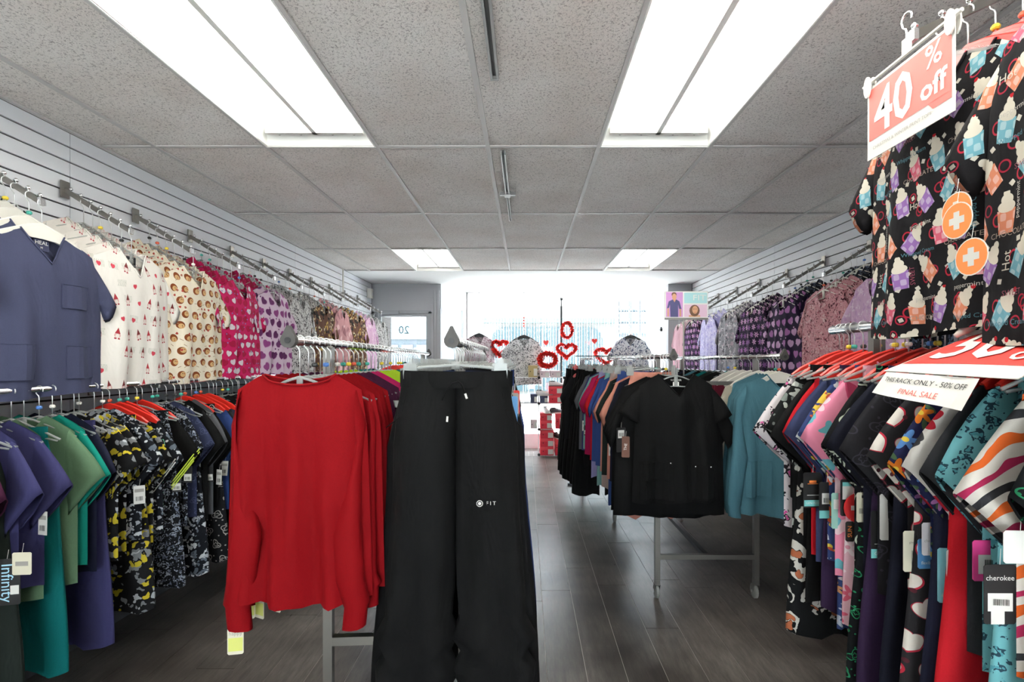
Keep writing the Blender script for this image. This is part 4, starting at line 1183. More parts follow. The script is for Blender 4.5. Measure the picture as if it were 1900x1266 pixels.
PR = 'the left centre rack right rail'
gP = [pants_geo(11, wst=.162, hip=.188, L=.98, th=.05, fold=.022, hem=.128, spread=.0, crease=.02)]
oP = thing('scrub_pants', 'black jogger pants with drawstring, frontmost on the left centre rack', 'trousers', group='pants on the left centre rack')
oP.matrix_world = place_on(RA['ox'], RA['oy'], RA['rz'], .245, .015, 1.56, -RA['rz']+.03)
for m in gP[0]['legs']: m.obj('leg', black, oP, smooth=True)
gP[0]['band'].obj('waistband', black, oP, smooth=True)
m = MB().tube([(-.035, -.036, -.19), (-.018, -.04, -.153), (-.004, -.042, -.139), (.012, -.042, -.135), (.022, -.042, -.143), (.032, -.041, -.17)], .0028, 5)
ds = m.obj('drawstring', black, oP, smooth=True); MB().tube([(.032, -.041, -.17), (.037, -.041, -.185)], .0033, 6).tube([(-.018, -.052, -.235), (-.019, -.054, -.251)], .003, 6).obj('cord_tip', WHITEINK, ds)
for s_ in (-1, 1): MB().tube([(s_*.14, -.035, -.165), (s_*.155, -.038, -.235), (s_*.2, -.03, -.27)], .0016, 4).obj('pocket_edge', black, oP)
m = MB(); fn = lambda x, z: (x+.107, -.082, z-.48)
for a0 in range(14):
    a1, a2 = a0*2*PI/14, (a0+.62)*2*PI/14
    m.add([fn(-.030+r_*math.cos(q), r_*math.sin(q)) for r_, q in ((.007, a1), (.0095, a1), (.0095, a2), (.007, a2))], [(0, 1, 2, 3)])
m.add([fn(-.030+.0045*math.cos(q*PI/6), .0045*math.sin(q*PI/6)) for q in range(12)], [tuple(range(12))])
text_on(m, 'F I T', .015, fn, 0, c=(.002, 0)); m.obj('logo', WHITEINK, oP)
hanger('clip', 'clear', oP.matrix_world.copy(), 'clear clip hanger of the frontmost black jogger pants', 'hangers on '+LC)
ly = .07
for k, (d, m_) in enumerate([('black', black)]*4+[('navy', dnavy)]*2+[('royal blue', royal)]*2+[('black', black)]*2+[('navy', navy)]*2+[('black', black)]*4):
    o = hang('pants', d, m_, place_on(RA['ox'], RA['oy'], RA['rz'], .238+.004*k, ly, 1.56, -RA['rz']+rnd.uniform(-.07, .05)), LC, 'clip', 'clear', 1, scale=1.1 if k < 9 else 1.0)
    if k in (1, 3, 5): tag_obj(o, (.16, -.035, -.17), .2, .035, .12, [BLUECARD, GREYINK, REDINK][k//2], [(-.014, .014, -.11, -.07, PAPER)], label='narrow retail tag')
    ly += .075
# ---- right centre rack
RB = dict(ox=1.135, oy=2.72, rz=math.radians(0))
rolling_rack('steel double rail rolling rack right of the aisle with black and teal tops', RB['ox'], RB['oy'], RB['rz'], .31, 2.1, 1.525, .33, .27, 1.36, posts_far=1.78)
RC = 'the right centre rack'
gB = top_geo(21, W=.222, sh=.2, L=.72, nk=.10, nd=.12, th=.045, fold=.014, ang=54, lslv=.215, slz=.022, M=26, N=6, flare=.03, slw=.35)
oB = thing('scrub_shirt', 'large black V-neck scrub top hanging frontmost on the right centre rack', 'top', group='short-sleeve scrub tops on the right centre rack')
oB.matrix_world = TM(.845, 2.735, 1.5395, .05)
gB['body'].obj('body', black, oB, smooth=True)
for s_ in (-1, 1): gB['sleeves'][s_].obj('sleeve', black, oB, smooth=True)
gB['band'].obj('neckband', black, oB, smooth=True)
def patch(g, x0, x1, z0, z1, parent, m_, nm='pocket', n=6, off=.006, skew=0.0):
    mb = MB(); vs = [g['at'](x0+(x1-x0)*i/n, z0+(z1-z0)*j/n+skew*(i/n), off) for j in range(n+1) for i in range(n+1)]
    vs2 = [g['at'](x0+(x1-x0)*i/n, z0+(z1-z0)*j/n+skew*(i/n), .0) for j in range(n+1) for i in range(n+1)]
    mb.add(vs, [(j*(n+1)+i, j*(n+1)+i+1, (j+1)*(n+1)+i+1, (j+1)*(n+1)+i) for j in range(n) for i in range(n)])
    b = [i for i in range(n+1)]+[j*(n+1)+n for j in range(1, n+1)]+[n*(n+1)+i for i in range(n-1, -1, -1)]+[j*(n+1) for j in range(n-1, 0, -1)]
    k = len(b); mb.add([vs[i] for i in b]+[vs2[i] for i in b], [(i, (i+1) % k, (i+1) % k+k, i+k) for i in range(k)])
    o_ = mb.obj(nm, m_, parent, smooth=False)
    MB().tube([(q[0], q[1]-.001, q[2]) for q in (vs[i] for i in b)], .0016, 4, closed=True).obj('seam', m_, o_)
    return o_
def bead(g, x, z, parent, m_=CHROME, r=.004, nm='rivet'):
    p = g['at'](x, z, .008); MB().lathe([(.0005, -.003), (r, -.001), (r, .002)], 8, p, 'y').obj(nm, m_, parent)
patch(gB, -.215, -.03, -.81, -.60, oB, black); patch(gB, .05, .21, -.81, -.62, oB, black)
patch(gB, -.20, -.06, -.70, -.60, oB, black, off=.011)
for x, z in ((-.05, -.605), (-.115, -.66), (.10, -.63), (.18, -.63)): bead(gB, x, z, oB)
m = MB(); m.box(-.017, .017, -.001, .0, -.182, -.158, 0); text_on(m, 'WONDER', .014, lambda x, z: (x, -.002, z-.148), 0); m.obj('neck_label', WHITEINK, oB)
hanger('rod', 'clear', oB.matrix_world.copy(), 'clear plastic hanger of the large frontmost black top', 'hangers on '+RC)
itemsD = [('tee', 'black', black)]*3+[('slimpants', 'peach', peach), ('tee', 'navy', dnavy), ('tee', 'navy', navy), ('tee', 'peach', peach), ('slimpants', 'royal blue', royal), ('tee', 'black', olive), ('tee', 'peach', peach), ('slimpants', 'beige', beige), ('tee', 'royal blue', royal), ('slimpants', 'mint', mint), ('tee', 'royal blue', royal),
          ('tee', 'red', scarlet), ('slimpants', 'lilac', lilac), ('tee', 'magenta', magenta), ('tee', 'magenta', magenta), ('tee', 'mint', mint), ('tee', 'purple', purple), ('slimpants', 'black', black), ('tee', 'grey', lgrey), ('pants', 'black', black), ('tee', 'black', black), ('pants', 'black', black), ('tee', 'black', black), ('pants', 'black', black), ('pants', 'black', black)]
ly = .07
for k, (kd, d, m_) in enumerate(itemsD):
    big = k < 3
    o = hang(kd, d, m_, TM(.825-.05*ly-(.05 if 'pants' in kd else 0), RB['oy']+ly, 1.5395, rnd.uniform(-.05, .09)), RC, 'clip' if 'pants' in kd else 'rod', 'clear', 1, scale=(1.17-.01*k) if big else (1.15 if kd == 'pants' else 1.02), tagp=.5 if 'pants' not in kd and not big else 0)
    ly += .05 if big else .077
tag_obj(oB, (-.30, .05, -.42), .3, .06, .14, BLACKCARD, [(-.02, .02, -.06, -.015, PAPER)]+barcode(-.014, .014, -.05, -.03), label='black tag with white sticker')
tag_obj(oB, (-.275, .045, -.47), -.3, .045, .12, mat('brown_card', '5a3424', .6), [('THE', .022, .0, -.06, WHITEINK, PI/2-.1)], label='brown tag')
# right rail of the right centre rack: sea-blue jackets in front
gJ = top_geo(33, W=.235, sh=.2, L=.80, nk=.07, nd=.09, th=.035, fold=.02, slv='long', lslv=.80, slz=.024, M=26, N=5, flare=.02)
bodyJ = gJ['body'].mesh('body', BLACKP, True); slJ = [gJ['sleeves'][s_].mesh('sleeve', BLACKP, True) for s_ in (-1, 1)]; bandJ = gJ['band'].mesh('collar', BLACKP, True)
for k in range(4):
    o = thing('scrub_jacket', ('frontmost', 'second', 'third', 'fourth')[k]+' sea-blue long-sleeve jacket on the right centre rack', 'jacket', group='sea-blue jackets on the right centre rack')
    o.matrix_world = TM(1.43+.01*k, RB['oy']+.02+k*.06, 1.5395, rnd.uniform(-.1, .02))
    link('body', bodyJ, o, m=sea); [link('sleeve', s_, o, m=sea) for s_ in slJ]; link('collar', bandJ, o, m=sea)
    MB().tube([gJ['at'](0, -.22-.07*q, .004) for q in range(9)], .0022, 5).obj('zip', teal, o)
    if k == 0:
        for x0 in (-.2, .06): patch(gJ, x0, x0+.14, -.80, -.60, o, sea)
        tag_obj(o, (.03, -.06, -.55), .6, .07, .16, ORANGE, [], label='tall oval orange and white tag', rounded=1)
        tag_obj(o, (.0, -.075, -.50), .9, .05, .21, PAPER, [], label='tall oval white tag', rounded=1)
    hanger('wide', 'white', o.matrix_world.copy(), 'white hanger of the %s sea-blue jacket on the right centre rack' % ('frontmost', 'second', 'third', 'fourth')[k], 'hangers on '+RC)
ly = .29
for k, (kd, d, m_) in enumerate([('tee', 'cream', cream), ('long', 'burgundy', burg), ('long', 'burgundy', burg), ('tee', 'brown', brown), ('tee', 'black', black), ('tee', 'dark green', olive), ('tee', 'teal', teal), ('tee', 'black', black), ('tee', 'teal', sea), ('tee', 'black', black), ('tee', 'navy', navy), ('tee', 'black', black), ('tee', 'black', black), ('tee', 'navy', navy), ('tee', 'black', black)]):
    hang(kd, d, m_, TM(1.445, RB['oy']+ly, 1.5395, rnd.uniform(-.08, .08)), 'the right rail of the right centre rack', 'wide' if k < 4 else 'rod', 'white' if k < 4 else 'clear', 1 if k < 8 else 0); ly += .115
# ---- small T stand with black pants
t = thing('t_stand_rack', 'small dark rack with black pants between the right centre rack and shoe shelves', 'clothes rack', (.66, 5.45, 0))
MB().box(-.1, .1, .1, .13, 0, .03).box(-.16, .16, .37, .4, 0, .03).box(-.015, .015, .1, .4, 0, .03).obj('base', DSTEEL, t)
for yy in (.12, .36): MB().box(-.012, .012, yy-.012, yy+.012, .03, 1.52).obj('post', DSTEEL, t)
MB().tube([(0, -.42, 1.52), (0, .42, 1.52)], .011, 8).obj('rail', DSTEEL, t)
MB().box(-.15, .3, -.43, -.415, 1.545, 1.555).obj('sign_holder', BLACKP, t)
for k in range(9):
    hang('pants', 'black', black, TM(.64+rnd.uniform(-.02, .02), 5.02+k*.085, 1.533, rnd.uniform(-.12, .12)), 'the small rack near the shoes', 'clip', 'red' if k < 2 else 'clear', 1, scale=1.16)
for k in range(3):
    hang('tee', 'black', C('faded_black', '242427'), TM(.66, 4.93+k*.03, 1.533, rnd.uniform(-.1, .1)), 'the small rack near the shoes', 'wide', 'red', 1)
# ---- near right rack
XR, ZR = 1.2, 1.62
t = thing('straight_rack', 'heavy chrome rail rack at the right edge under the red hangers', 'clothes rack', (XR, 0, 0))
MB().tube([(0, .35, ZR), (0, 1.9, ZR)], .017, 12).obj('rail', CHROME, t, smooth=True)
for yy in (.5, 1.66):
    MB().box(-.02, .02, yy-.014, yy+.014, .02, ZR-.016).obj('post', STEEL, t)
    MB().box(-.14, .14, yy-.016, yy+.016, .0, .022).obj('foot', STEEL, t)
MB().box(-.012, .012, .514, 1.646, .3, .33).obj('stretcher', STEEL, t)
NR = 'the near right rack'
# far to near
itemsF = [('near', 'pink and black leopard print', LEOPK, 1.86), ('slimpants', 'black and white leopard print', WBP, 1.835), ('near', 'black kiss print', KISS, 1.80), ('pants', 'black leopard print', LEOB, 1.77), ('near', 'black', black, 1.735), ('slimpants', 'black', black, 1.71), ('near', 'scarlet', scarlet, 1.69), ('near', 'denim navy', denim, 1.655), ('slimpants', 'aubergine purple', aub, 1.625),
          ('near', 'blue multicoloured print', MULTI, 1.60), ('slimpants', 'blue floral print', BLUEF, 1.575), ('near', 'pink picture print', PINKP, 1.54), ('slimpants', 'pale pink print', PINKB, 1.51), ('near', 'black outline heart print', HEARTO, 1.475), ('pants', 'black with green thread print', NEON, 1.445), ('near', 'dark navy', dnavy, 1.42), ('pants', 'aubergine purple', aub, 1.395),
          ('near', 'dark grey circle print', CIRC, 1.355), ('pants', 'dark navy', dnavy, 1.32), ('near', 'charcoal white heart print', HEARTB, 1.27), ('pants', 'charcoal white heart print', HEARTB, 1.235), ('near', 'navy flower print', FLOW, 1.185), ('pants', 'navy', navy, 1.165), ('near', 'red and white lettered print', CANADA, 1.14), ('pants', 'scarlet', scarlet, 1.11), ('near', 'charcoal', grey, 1.085), ('near', 'teal leopard print', TEALL, 1.045), ('pants', 'teal leopard print', TEALL, 1.02),
          ('near', 'orange and pink zebra print', ZEB, .955), ('pants', 'orange and pink zebra print', ZEB, .92), ('near', 'black with green thread print', NEON, .865)]
FO = {}
for k, (kd, d, m_, yy) in enumerate(itemsF):
    redh = kd == 'near'
    big = yy < 1.5
    o = hang(kd, d, m_, TM(XR+(-.0 if 'pants' in kd else 0)+rnd.uniform(-.012, .012), yy, ZR+.019, rnd.uniform(-.10, .05)), NR, 'wide' if redh else 'rod', 'red' if redh else 'clear', 2 if redh else 1, scale=1.04 if redh else (1.0 if yy > 1.3 else 1.06), var=k % 4)
    FO[(kd, d)] = o
cross = lambda c, m_, s=.5: [(-s*.9*c, s*.9*c, -c*1.25, -c*.75, m_), (-s*.5*c, s*.5*c, -c*1.5, -c*.5, m_)]
def tg(key, x, y, z, rz, w_, h, base, bits, label=None, **kw): return tag_obj(FO[key], (x, y, z), rz, w_, h, base, bits, label=label, **kw)
GEN = [(-.03, .03, -.11, -.09, TEALINK), ('GEN FLEX', .011, 0, -.10, WHITEINK, 0)]
DICK = [(-.012, .012, -.034, -.026, ORANGE), (-.018, .018, -.038, -.036, ORANGE), (-.02, .02, -.075, -.073, WHITEINK)]
REDCARD = mat('red_card', 'c4282a', .5); cross2 = [(-.024, .024, -.052, -.038, PAPER), (-.007, .007, -.069, -.021, PAPER)]
bpy.context.view_layer.update()
def tg2(key, px, py, w_, h, base, bits, label, dy=-.035, rz=0.05, **kw):
    o = FO[key]; Y = o.matrix_world.translation.y+dy
    loc = o.matrix_world.inverted() @ Vector(P(px, py, Y))
    return tag_obj(o, tuple(loc), rz, w_, h, base, bits, label=label, **kw)
tg2(('near', 'pink and black leopard print'), 1479, 862, .05, .12, BLACKCARD, [(-.016, .016, -.07, -.04, PAPER), ('cherokee', .009, 0, -.015, WHITEINK, 0)]+barcode(-.012, .012, -.065, -.05), 'black retail tag')
tg2(('near', 'black kiss print'), 1508, 877, .064, .115, BLACKCARD, DICK+GEN, 'black tag with a teal strip', dy=-.15)
tg2(('near', 'black'), 1534, 895, .05, .115, BLACKCARD, [(-.016, .016, -.07, -.035, PAPER), (-.025, .025, -.115, -.09, TEALINK)]+barcode(-.012, .012, -.065, -.05), 'black tag with a teal foot', dy=-.13)
tg2(('near', 'denim navy'), 1556, 915, .045, .11, mat('mint_card', '8cb8ac', .6), [(-.016, .016, -.05, -.02, PAPER)], 'mint tag', dy=-.10)
tg2(('near', 'blue multicoloured print'), 1575, 890, .052, .11, BLACKCARD, [(-.02, .02, -.06, -.02, PAPER), (-.02, .02, -.02, -.008, TEALINK)], 'black tag with white sticker', dy=-.08)
tg2(('near', 'pink picture print'), 1594, 915, .09, .09, REDCARD, cross2, 'round red tag with white cross', rounded=1)
tg2(('near', 'pink picture print'), 1577, 968, .026, .06, BLACKCARD, [('SUN', .018, 0, -.03, ORANGE, PI/2)], 'black tag with orange lettering')
tg2(('near', 'black outline heart print'), 1603, 914, .045, .085, CREAMCARD, [(-.008, .008, -.016, -.008, INK)]+barcode(-.015, .015, -.06, -.045), 'cream price tag')
tg2(('near', 'dark navy'), 1642, 948, .078, .13, BLACKCARD, [(-.039, .039, -.13, -.105, TEALINK), ('GEN FLEX', .0135, 0, -.1175, WHITEINK, 0), (-.03, .03, -.092, -.09, WHITEINK)], 'wide black tag with a teal strip')
tg2(('near', 'dark navy'), 1652, 917, .058, .125, PAPER, [('ALL', .014, .005, -.065, GREYINK, 0)], 'tall white tag', dy=-.055)
tg2(('near', 'charcoal white heart print'), 1704, 985, .078, .10, CREAMCARD, [('STYLE', .007, -.015, -.03, INK, 0)]+barcode(-.018, .005, -.088, -.048), 'cream tag with barcode')
tg2(('near', 'charcoal white heart print'), 1722, 1000, .052, .072, BLUECARD, [('flexibles', .011, 0, -.058, WHITEINK, 0)], 'blue lettered tag', dy=-.055)
tg2(('near', 'charcoal white heart print'), 1729, 970, .050, .078, mat('pale_lilac_card', 'cfccd0', .6), [('cherokee', .0105, 0, -.043, GREYINK, 0)], 'pale lettered tag', dy=-.07)
tg2(('near', 'navy flower print'), 1762, 1018, .05, .125, mat('aqua_card', '7cc0cc', .6), [('infinity', .013, 0, -.11, WHITEINK, -.2)], 'aqua lettered tag', rz=-.1)
tg2(('near', 'navy flower print'), 1776, 1020, .048, .092, PAPER, [('cherokee', .0105, 0, -.045, GREYINK, 0)], 'white lettered tag', dy=-.06)
tg2(('near', 'charcoal'), 1846, 1003, .092, .085, PINKCARD, [(-.035, .03, -.07, -.03, PAPER)]+barcode(-.022, .01, -.055, -.04), 'pink tag with barcode sticker')
tg2(('near', 'teal leopard print'), 1855, 1048, .062, .115, BLACKCARD, [('cherokee', .0145, 0, -.026, WHITEINK, 0), (-.024, .024, -.09, -.055, PAPER), (-.018, .008, -.115, -.085, PAPER)]+barcode(-.014, .014, -.078, -.066), 'black tag with white lettering and barcode', dy=-.07)
tg2(('near', 'orange and pink zebra print'), 1893, 985, .06, .06, PAPER, [], 'white tag')
# lettering on the lettered print top
o = FO[('near', 'red and white lettered print')]; g4 = garment_meshes('near', 23 % 4)['g']
m = MB(); fn = lambda x, z: g4['at'](x, z, .004)
text_on(m, 'AD', .075, fn, 1, .002, c=(-.165, -.265)); text_on(m, 'ANIT', .035, fn, 0, .001, c=(-.15, -.215)); text_on(m, 'H COLD', .03, fn, 0, .001, c=(-.16, -.32)); text_on(m, 'TRUNK', .036, fn, 2, c=(-.17, -.36)); text_on(m, 'SYDNEY', .02, fn, 2, c=(-.18, -.39)); text_on(m, 'ISLAND', .02, fn, 2, c=(-.17, -.415))
m.obj('lettering', [INK, REDINK, GREYINK], o)
# mint line drawing and wording on the black top of the left rail
oo = [x for x in COL.objects if x.get('_k', '').startswith('black with mint drawing')]
if oo:
    m = MB(); s_ = oo[0]
    mintm = mat('mint_ink', '7ccfae', .7); f0 = lambda x, z: (x, -.04, z)
    text_on(m, "YOU'RE MY", .021, f0, 0, c=(.185, -.28), ang=.15); text_on(m, 'ONLY HOPE', .021, f0, 0, c=(.19, -.303), ang=.15)
    m.tube([f0(.12, -.275), f0(.245, -.255), f0(.258, -.30), f0(.125, -.325)], .0012, 4, closed=True)
    m.obj('lettering', mintm, s_)

# ---- panel with two high arms carrying the cup print tops
pn = thing('display_panel', 'white slatted display panel beyond the right edge carrying the high arms', 'display panel', (1.5, 0, 0))
MB().box(0, .018, .25, 1.42, 0, 2.62).obj('backing', GROOVE, pn)
for k in range(33):
    MB().box(-.012, 0, .25, 1.42, .03+k*.0785, .03+k*.0785+.071).obj('slat', SLAT, pn)
MB().box(-.02, .03, 1.42, 1.44, 0, 2.62).obj('edge_strip', WHITEP, pn)
MB().box(-.05, .2, .24, 1.44, 0, .03).obj('base', STEEL, pn)
HP = 'the high display arm at the right edge'
for a_, (Y, n) in enumerate(((1.255, 7), (.80, 5))):
    pts = arm_thing(1.487, -1, Y, 2.565, ('heavy chrome display arm above the 40% off sign', 'heavy chrome display arm nearest the viewer at the upper right')[a_], 'high display arms', reach=.485, fall=.225)
    pl = HP if a_ == 0 else 'the nearest high display arm'
    for i, p in enumerate(pts[1 if a_ == 0 else 0:n]):
        o = hang('front', 'black cup print', CUPS, TM(p[0], p[1], p[2], -PI/2+rnd.uniform(-.05, .05)), pl, 'wide', ('clear', 'red', 'red', 'red', 'clear', 'red')[i % 6], 2, var=i % 2, scale=1.0)
        if i == 0:
            FO[a_] = o
            g5 = garment_meshes('front', 0)['g']
            fn = lambda x, z: g5['at'](x, z, .003)
            m = MB(); rr = random.Random(3)
            W_ = [('peppermint', 0, .016), ('Hot', 1, .026), ('CHOCOLATE', 2, .017), ('Whipped Cream', 3, .016), ('SWEET', 4, .017), ('Hot', 1, .026), ('CHOCOLATE', 2, .017), ('peppermint', 0, .016), ('SWEET', 4, .016), ('Whipped Cream', 3, .015)]
            j = 0
            for zz in np.arange(-.26, -.76, -.062):
                for xx in (-.17, -.03, .12):
                    wd, mi, sz = W_[(j*3+1) % 10]; j += 1
                    text_on(m, wd, sz, fn, mi, 0, (0, 0, PI/2)[rr.randrange(3)]*0+(.0 if rr.random() < .75 else PI/2), (xx+rr.uniform(-.02, .02), zz+rr.uniform(-.01, .01)))
            m.obj('lettering', [mat('dim_ink', 'a8a49c', .8), mat('ivory_ink', 'b4aea0', .8), mat('tan_ink', '8a7c70', .8), mat('dull_blue_ink', '3c6c78', .8), mat('rose_ink', '7a3448', .8)], o)
for (x, z, a_) in ((-.0, 0, 0),):
    pass
def cross_tag(p, x, y, z, r=.036):
    bits = [(-r*.52, r*.52, -r*1.2, -r*.8, PAPER), (-r*.2, r*.2, -r*1.52, -r*.48, PAPER)]
    o = tag_obj(p, (x, y, z), 0, 2*r, 2*r, ORANGE, bits, label='round orange tag with white cross', rounded=1)
    MB().lathe([(r*1.0, .0004), (r*1.06, .0004), (r*1.06, -.0004), (r*1.0, -.0004)], 28, (0, 0, -r), 'y').obj('white_rim', PAPER, o)
cross_tag(FO[0], .235, -.155, -.53); cross_tag(FO[0], .225, -.148, -.505); cross_tag(FO[0], .275, -.16, -.615, .036)

# ---- 40% off sign on a clip hanger
sg_ = thing('sale_sign', 'salmon and white 40% off sign clipped in front of the cup print tops', 'sign', (.985, 1.255, 2.365), -PI/2)
# local: x to the viewer's right as read from the aisle
SW, SH = .285, .205
def sy(x, z): return (x, 0, z)
m = MB(); m.box(-SW/2, SW/2, -.001, .001, -.085-SH, -.085, 0)
fq = lambda x, z: (x, -.0018, z-.085)
m.add([fq(-SW/2+.008, -.008), fq(SW/2-.008, -.008), fq(SW/2-.008, -SH+.052), fq(-SW/2+.008, -SH+.052)][::-1], [(0, 1, 2, 3)], 1)
m.add([fq(SW/2-.075, -SH+.053), fq(SW/2-.008, -SH+.053), fq(SW/2-.008, -SH+.035), fq(SW/2-.06, -SH+.035)][::-1], [(0, 1, 2, 3)], 1)
fq2 = lambda x, z: (x, -.0024, z-.085)
text_on(m, '40', .165, fq2, 0, .0035, c=(-.045, -.092), sx=.82); text_on(m, '%', .075, fq2, 0, .001, c=(.085, -.042)); text_on(m, 'off', .07, fq2, 0, .002, c=(.082, -.115))
text_on(m, 'CHRISTMAS & WINTER PRINT TOPS', .0125, fq2, 2, 0, c=(-.02, -.178))
m.obj('sign_card', [PAPER, SALMON, GREYINK], sg_)
MB().tube([(-.16, 0, -.07), (.16, 0, -.07)], .005, 6).box(-.012, .012, -.004, .004, -.072, -.03).obj('clip_bar', WHITEP, sg_)
for s_ in (-1, 1):
    c_ = MB()
    for yy in (-.009, .006): c_.prism([(s_*.135+.013*math.cos(a), -.082+.03*math.sin(a)) for a in [2*PI*k/14 for k in range(14)]], yy, yy+.005)
    c_.obj('clip', WHITEP, sg_)
hk = hook_mb(.0022, .017, .02); hk.obj('hook', CHROME, sg_, loc=(0, 0, .035))
# ---- 50% off sign lying over the shoulders
A = Vector((1.075, 1.175, 1.560)); B = Vector((1.075, .86, 1.575)); C_ = Vector((.872, .86, 1.468)); D_ = Vector((.866, 1.175, 1.476))
s5 = thing('sale_sign', 'red and white 50% off sign with handwritten note lying over red hangers', 'sign', (A+D_)/2)
o0 = Vector((A+D_)/2)
nn = (B-A).cross(D_-A).normalized(); nn = -nn if nn.z < 0 else nn
def q5(u, v, off=0.0):
    p = A.lerp(B, u).lerp(D_.lerp(C_, u), v)-o0+nn*(off+.012*math.sin(u*3.1)*(1-v)); return tuple(p)
m = MB()
def grid5(u0, u1, v0, v1, off, mi, n=8):
    m.add([q5(u0+(u1-u0)*i/n, v0+(v1-v0)*j/n, off) for j in range(n+1) for i in range(n+1)], [(j*(n+1)+i, j*(n+1)+i+1, (j+1)*(n+1)+i+1, (j+1)*(n+1)+i) for j in range(n) for i in range(n)], mi)
grid5(0, 1, 0, 1, 0, 0); grid5(0, 1, 0, 1, -.0015, 0); grid5(.02, 1, .03, .80, .0008, 1)
text_on(m, '50', .20, lambda x, z: q5(.42+x/.315, .42-z/.23, .003), 0, .003, sx=.9)
text_on(m, '%', .08, lambda x, z: q5(.86+x/.315, .25-z/.23, .003), 0, .001); text_on(m, 'off', .07, lambda x, z: q5(.86+x/.315, .62-z/.23, .003), 0, .001)
m.obj('sign_card', [PAPER, REDINK], s5)
m = MB(); E0 = Vector((.868, 1.168, 1.474)); E1 = Vector((.868, .93, 1.466)); 
def q6(u, v, off=0.0):
    p = E0.lerp(E1, u)+Vector((-.035*v-.006*math.sin(u*6), 0, -.05*v-.012*u*v))-o0; return (p.x-off, p.y, p.z+off*.6)
n = 8; m.add([q6(i/n, j/4) for j in range(5) for i in range(n+1)], [(j*(n+1)+i, j*(n+1)+i+1, (j+1)*(n+1)+i+1, (j+1)*(n+1)+i) for j in range(4) for i in range(n)], 0)
text_on(m, 'THIS RACK ONLY - 50% OFF', .0165, lambda x, z: q6(.5+x/.24, .33-z/.062, .0015), 1); text_on(m, 'FINAL SALE', .018, lambda x, z: q6(.52+x/.24, .74-z/.062, .0015), 2)
m.obj('handwritten_note', [PAPER, INK, mat('red_marker', 'c05048', .8)], s5)
m = MB(); m.tube([tuple(A-o0+Vector((.004, .01, .006))), tuple(B-o0+Vector((.004, 0, .008)))], .006, 6); m.obj('clip_bar', WHITEP, s5)
m = MB(); pA = A-o0+Vector((-.045, -.012, .0)); m.tube([tuple(pA), tuple(pA+Vector((.03, -.004, .02))), tuple(pA+Vector((.06, -.008, .05))), tuple(pA+Vector((.068, -.009, .058)))], [.006, .012, .011, .005], 8); m.obj('clip', WHITEP, s5, smooth=True)

# ---- front features of the slate blue V-neck on the left wall
g2 = garment_meshes('front', 0)['g']
def detail_top(name_key, lettering, col_m, pockets, shift):
    for o in COL.objects:
        if o.get('_k', '').startswith(name_key) and o['_n'] == 0:
            ch = [c for c in o.children if c.name.startswith('body')][0]
            v = [k for k, r_ in _G.items() if r_.get('body') is ch.data][0]; g = _G[v]['g']
            for (x0, x1, z0, z1) in pockets: patch(g, x0, x1, z0, z1, o, col_m, off=.004)
            m = MB(); m.box(-.03, .03, .002, .0025, -.19, -.14, 0); text_on(m, lettering, .022, lambda x, z: (x, .001, z-.158), 1); text_on(m, 'M', .012, lambda x, z: (x, .001, z-.178), 1)
            m.obj('neck_label', [col_m, WHITEINK], o)
            return o
for pl in ("the left wall's first arm", "the left wall's second arm"):
    detail_top('slate blue|short-sleeve scrub top|'+pl, 'HEAL', slate, [(.045, .165, -.42, -.32), (-.2, -.06, -.72, -.58), (.07, .2, -.72, -.58)], 0)
detail_top('white print gnome', 'soft', grey, [], 0)
# ---- poster on a pole at the right centre rack
pt = thing('poster_sign', 'small photo poster of a scrubs model on a thin pole by the right racks', 'poster', (.985, 3.03, 0))
MB().tube([(0, 0, 1.36), (0, 0, 1.76)], .005, 8).obj('pole', STEEL, pt)
x0, x1 = P(1233, 0, 3.03)[0]-.985, P(1313, 0, 3.03)[0]-.985; zb, zt = P(0, 590, 3.03)[2], P(0, 541, 3.03)[2]
m = MB().box(x0, x1, -.004, .004, zb, zt); m.obj('board', PAPER, pt)
m = MB(); w_, h_ = x1-x0, zt-zb
def pq(u0, u1, v0, v1, mi, k=0): m.add([(x0+w_*u, -.0046-.0003*k, zb+h_*v) for u, v in ((u0, v0), (u1, v0), (u1, v1), (u0, v1))], [(0, 1, 2, 3)], mi)
def pp(pts, mi, k): m.add([(x0+w_*u, -.0046-.0003*k, zb+h_*v) for u, v in pts], [tuple(range(len(pts)))], mi)
def pe(cx, cy, rx, ry, mi, k): pp([(cx+rx*math.cos(a), cy+ry*math.sin(a)) for a in [2*PI*j/16 for j in range(16)]], mi, k)
pq(.03, .42, .03, .97, 0); pq(.45, .98, .55, .95, 1); pq(.45, .98, .03, .5, 2)
pe(.22, .79, .052, .12, 3, 2); pe(.215, .88, .058, .09, 4, 1); pq(.19, .25, .58, .72, 3, 1)
pp([(.05, .35), (.09, .62), (.18, .69), (.27, .69), (.34, .62), (.39, .33), (.33, .34), (.31, .5), (.31, .03), (.13, .03), (.12, .5), (.1, .38)], 5, 3); pp([(.19, .69), (.26, .69), (.225, .58)], 3, 4)
pq(.06, .1, .05, .36, 3, 2); pq(.34, .38, .05, .36, 3, 2)
pe(.69, .27, .12, .22, 4, 2); pe(.70, .30, .065, .15, 3, 3); pq(.56, .82, .03, .1, 3, 1); pe(.675, .33, .012, .015, 4, 4); pe(.725, .33, .012, .015, 4, 4); pe(.70, .2, .022, .012, 6, 4)
text_on(m, 'FIT', h_*.3, lambda x, z: (x0+w_*.8+x, -.0055, zb+h_*.75+z), 7, sx=1.3)
m.obj('printed_photos', [mat('poster_purple', 'b884b8', .6), mat('poster_teal', '94bcc0', .6), mat('poster_pink', 'c8a8bc', .6), mat('poster_skin', 'b88866', .6), mat('poster_hair', '5a3c28', .6), mat('poster_navy', '3e3c66', .6), mat('poster_lip', 'a84a4c', .6), WHITEINK], pt)
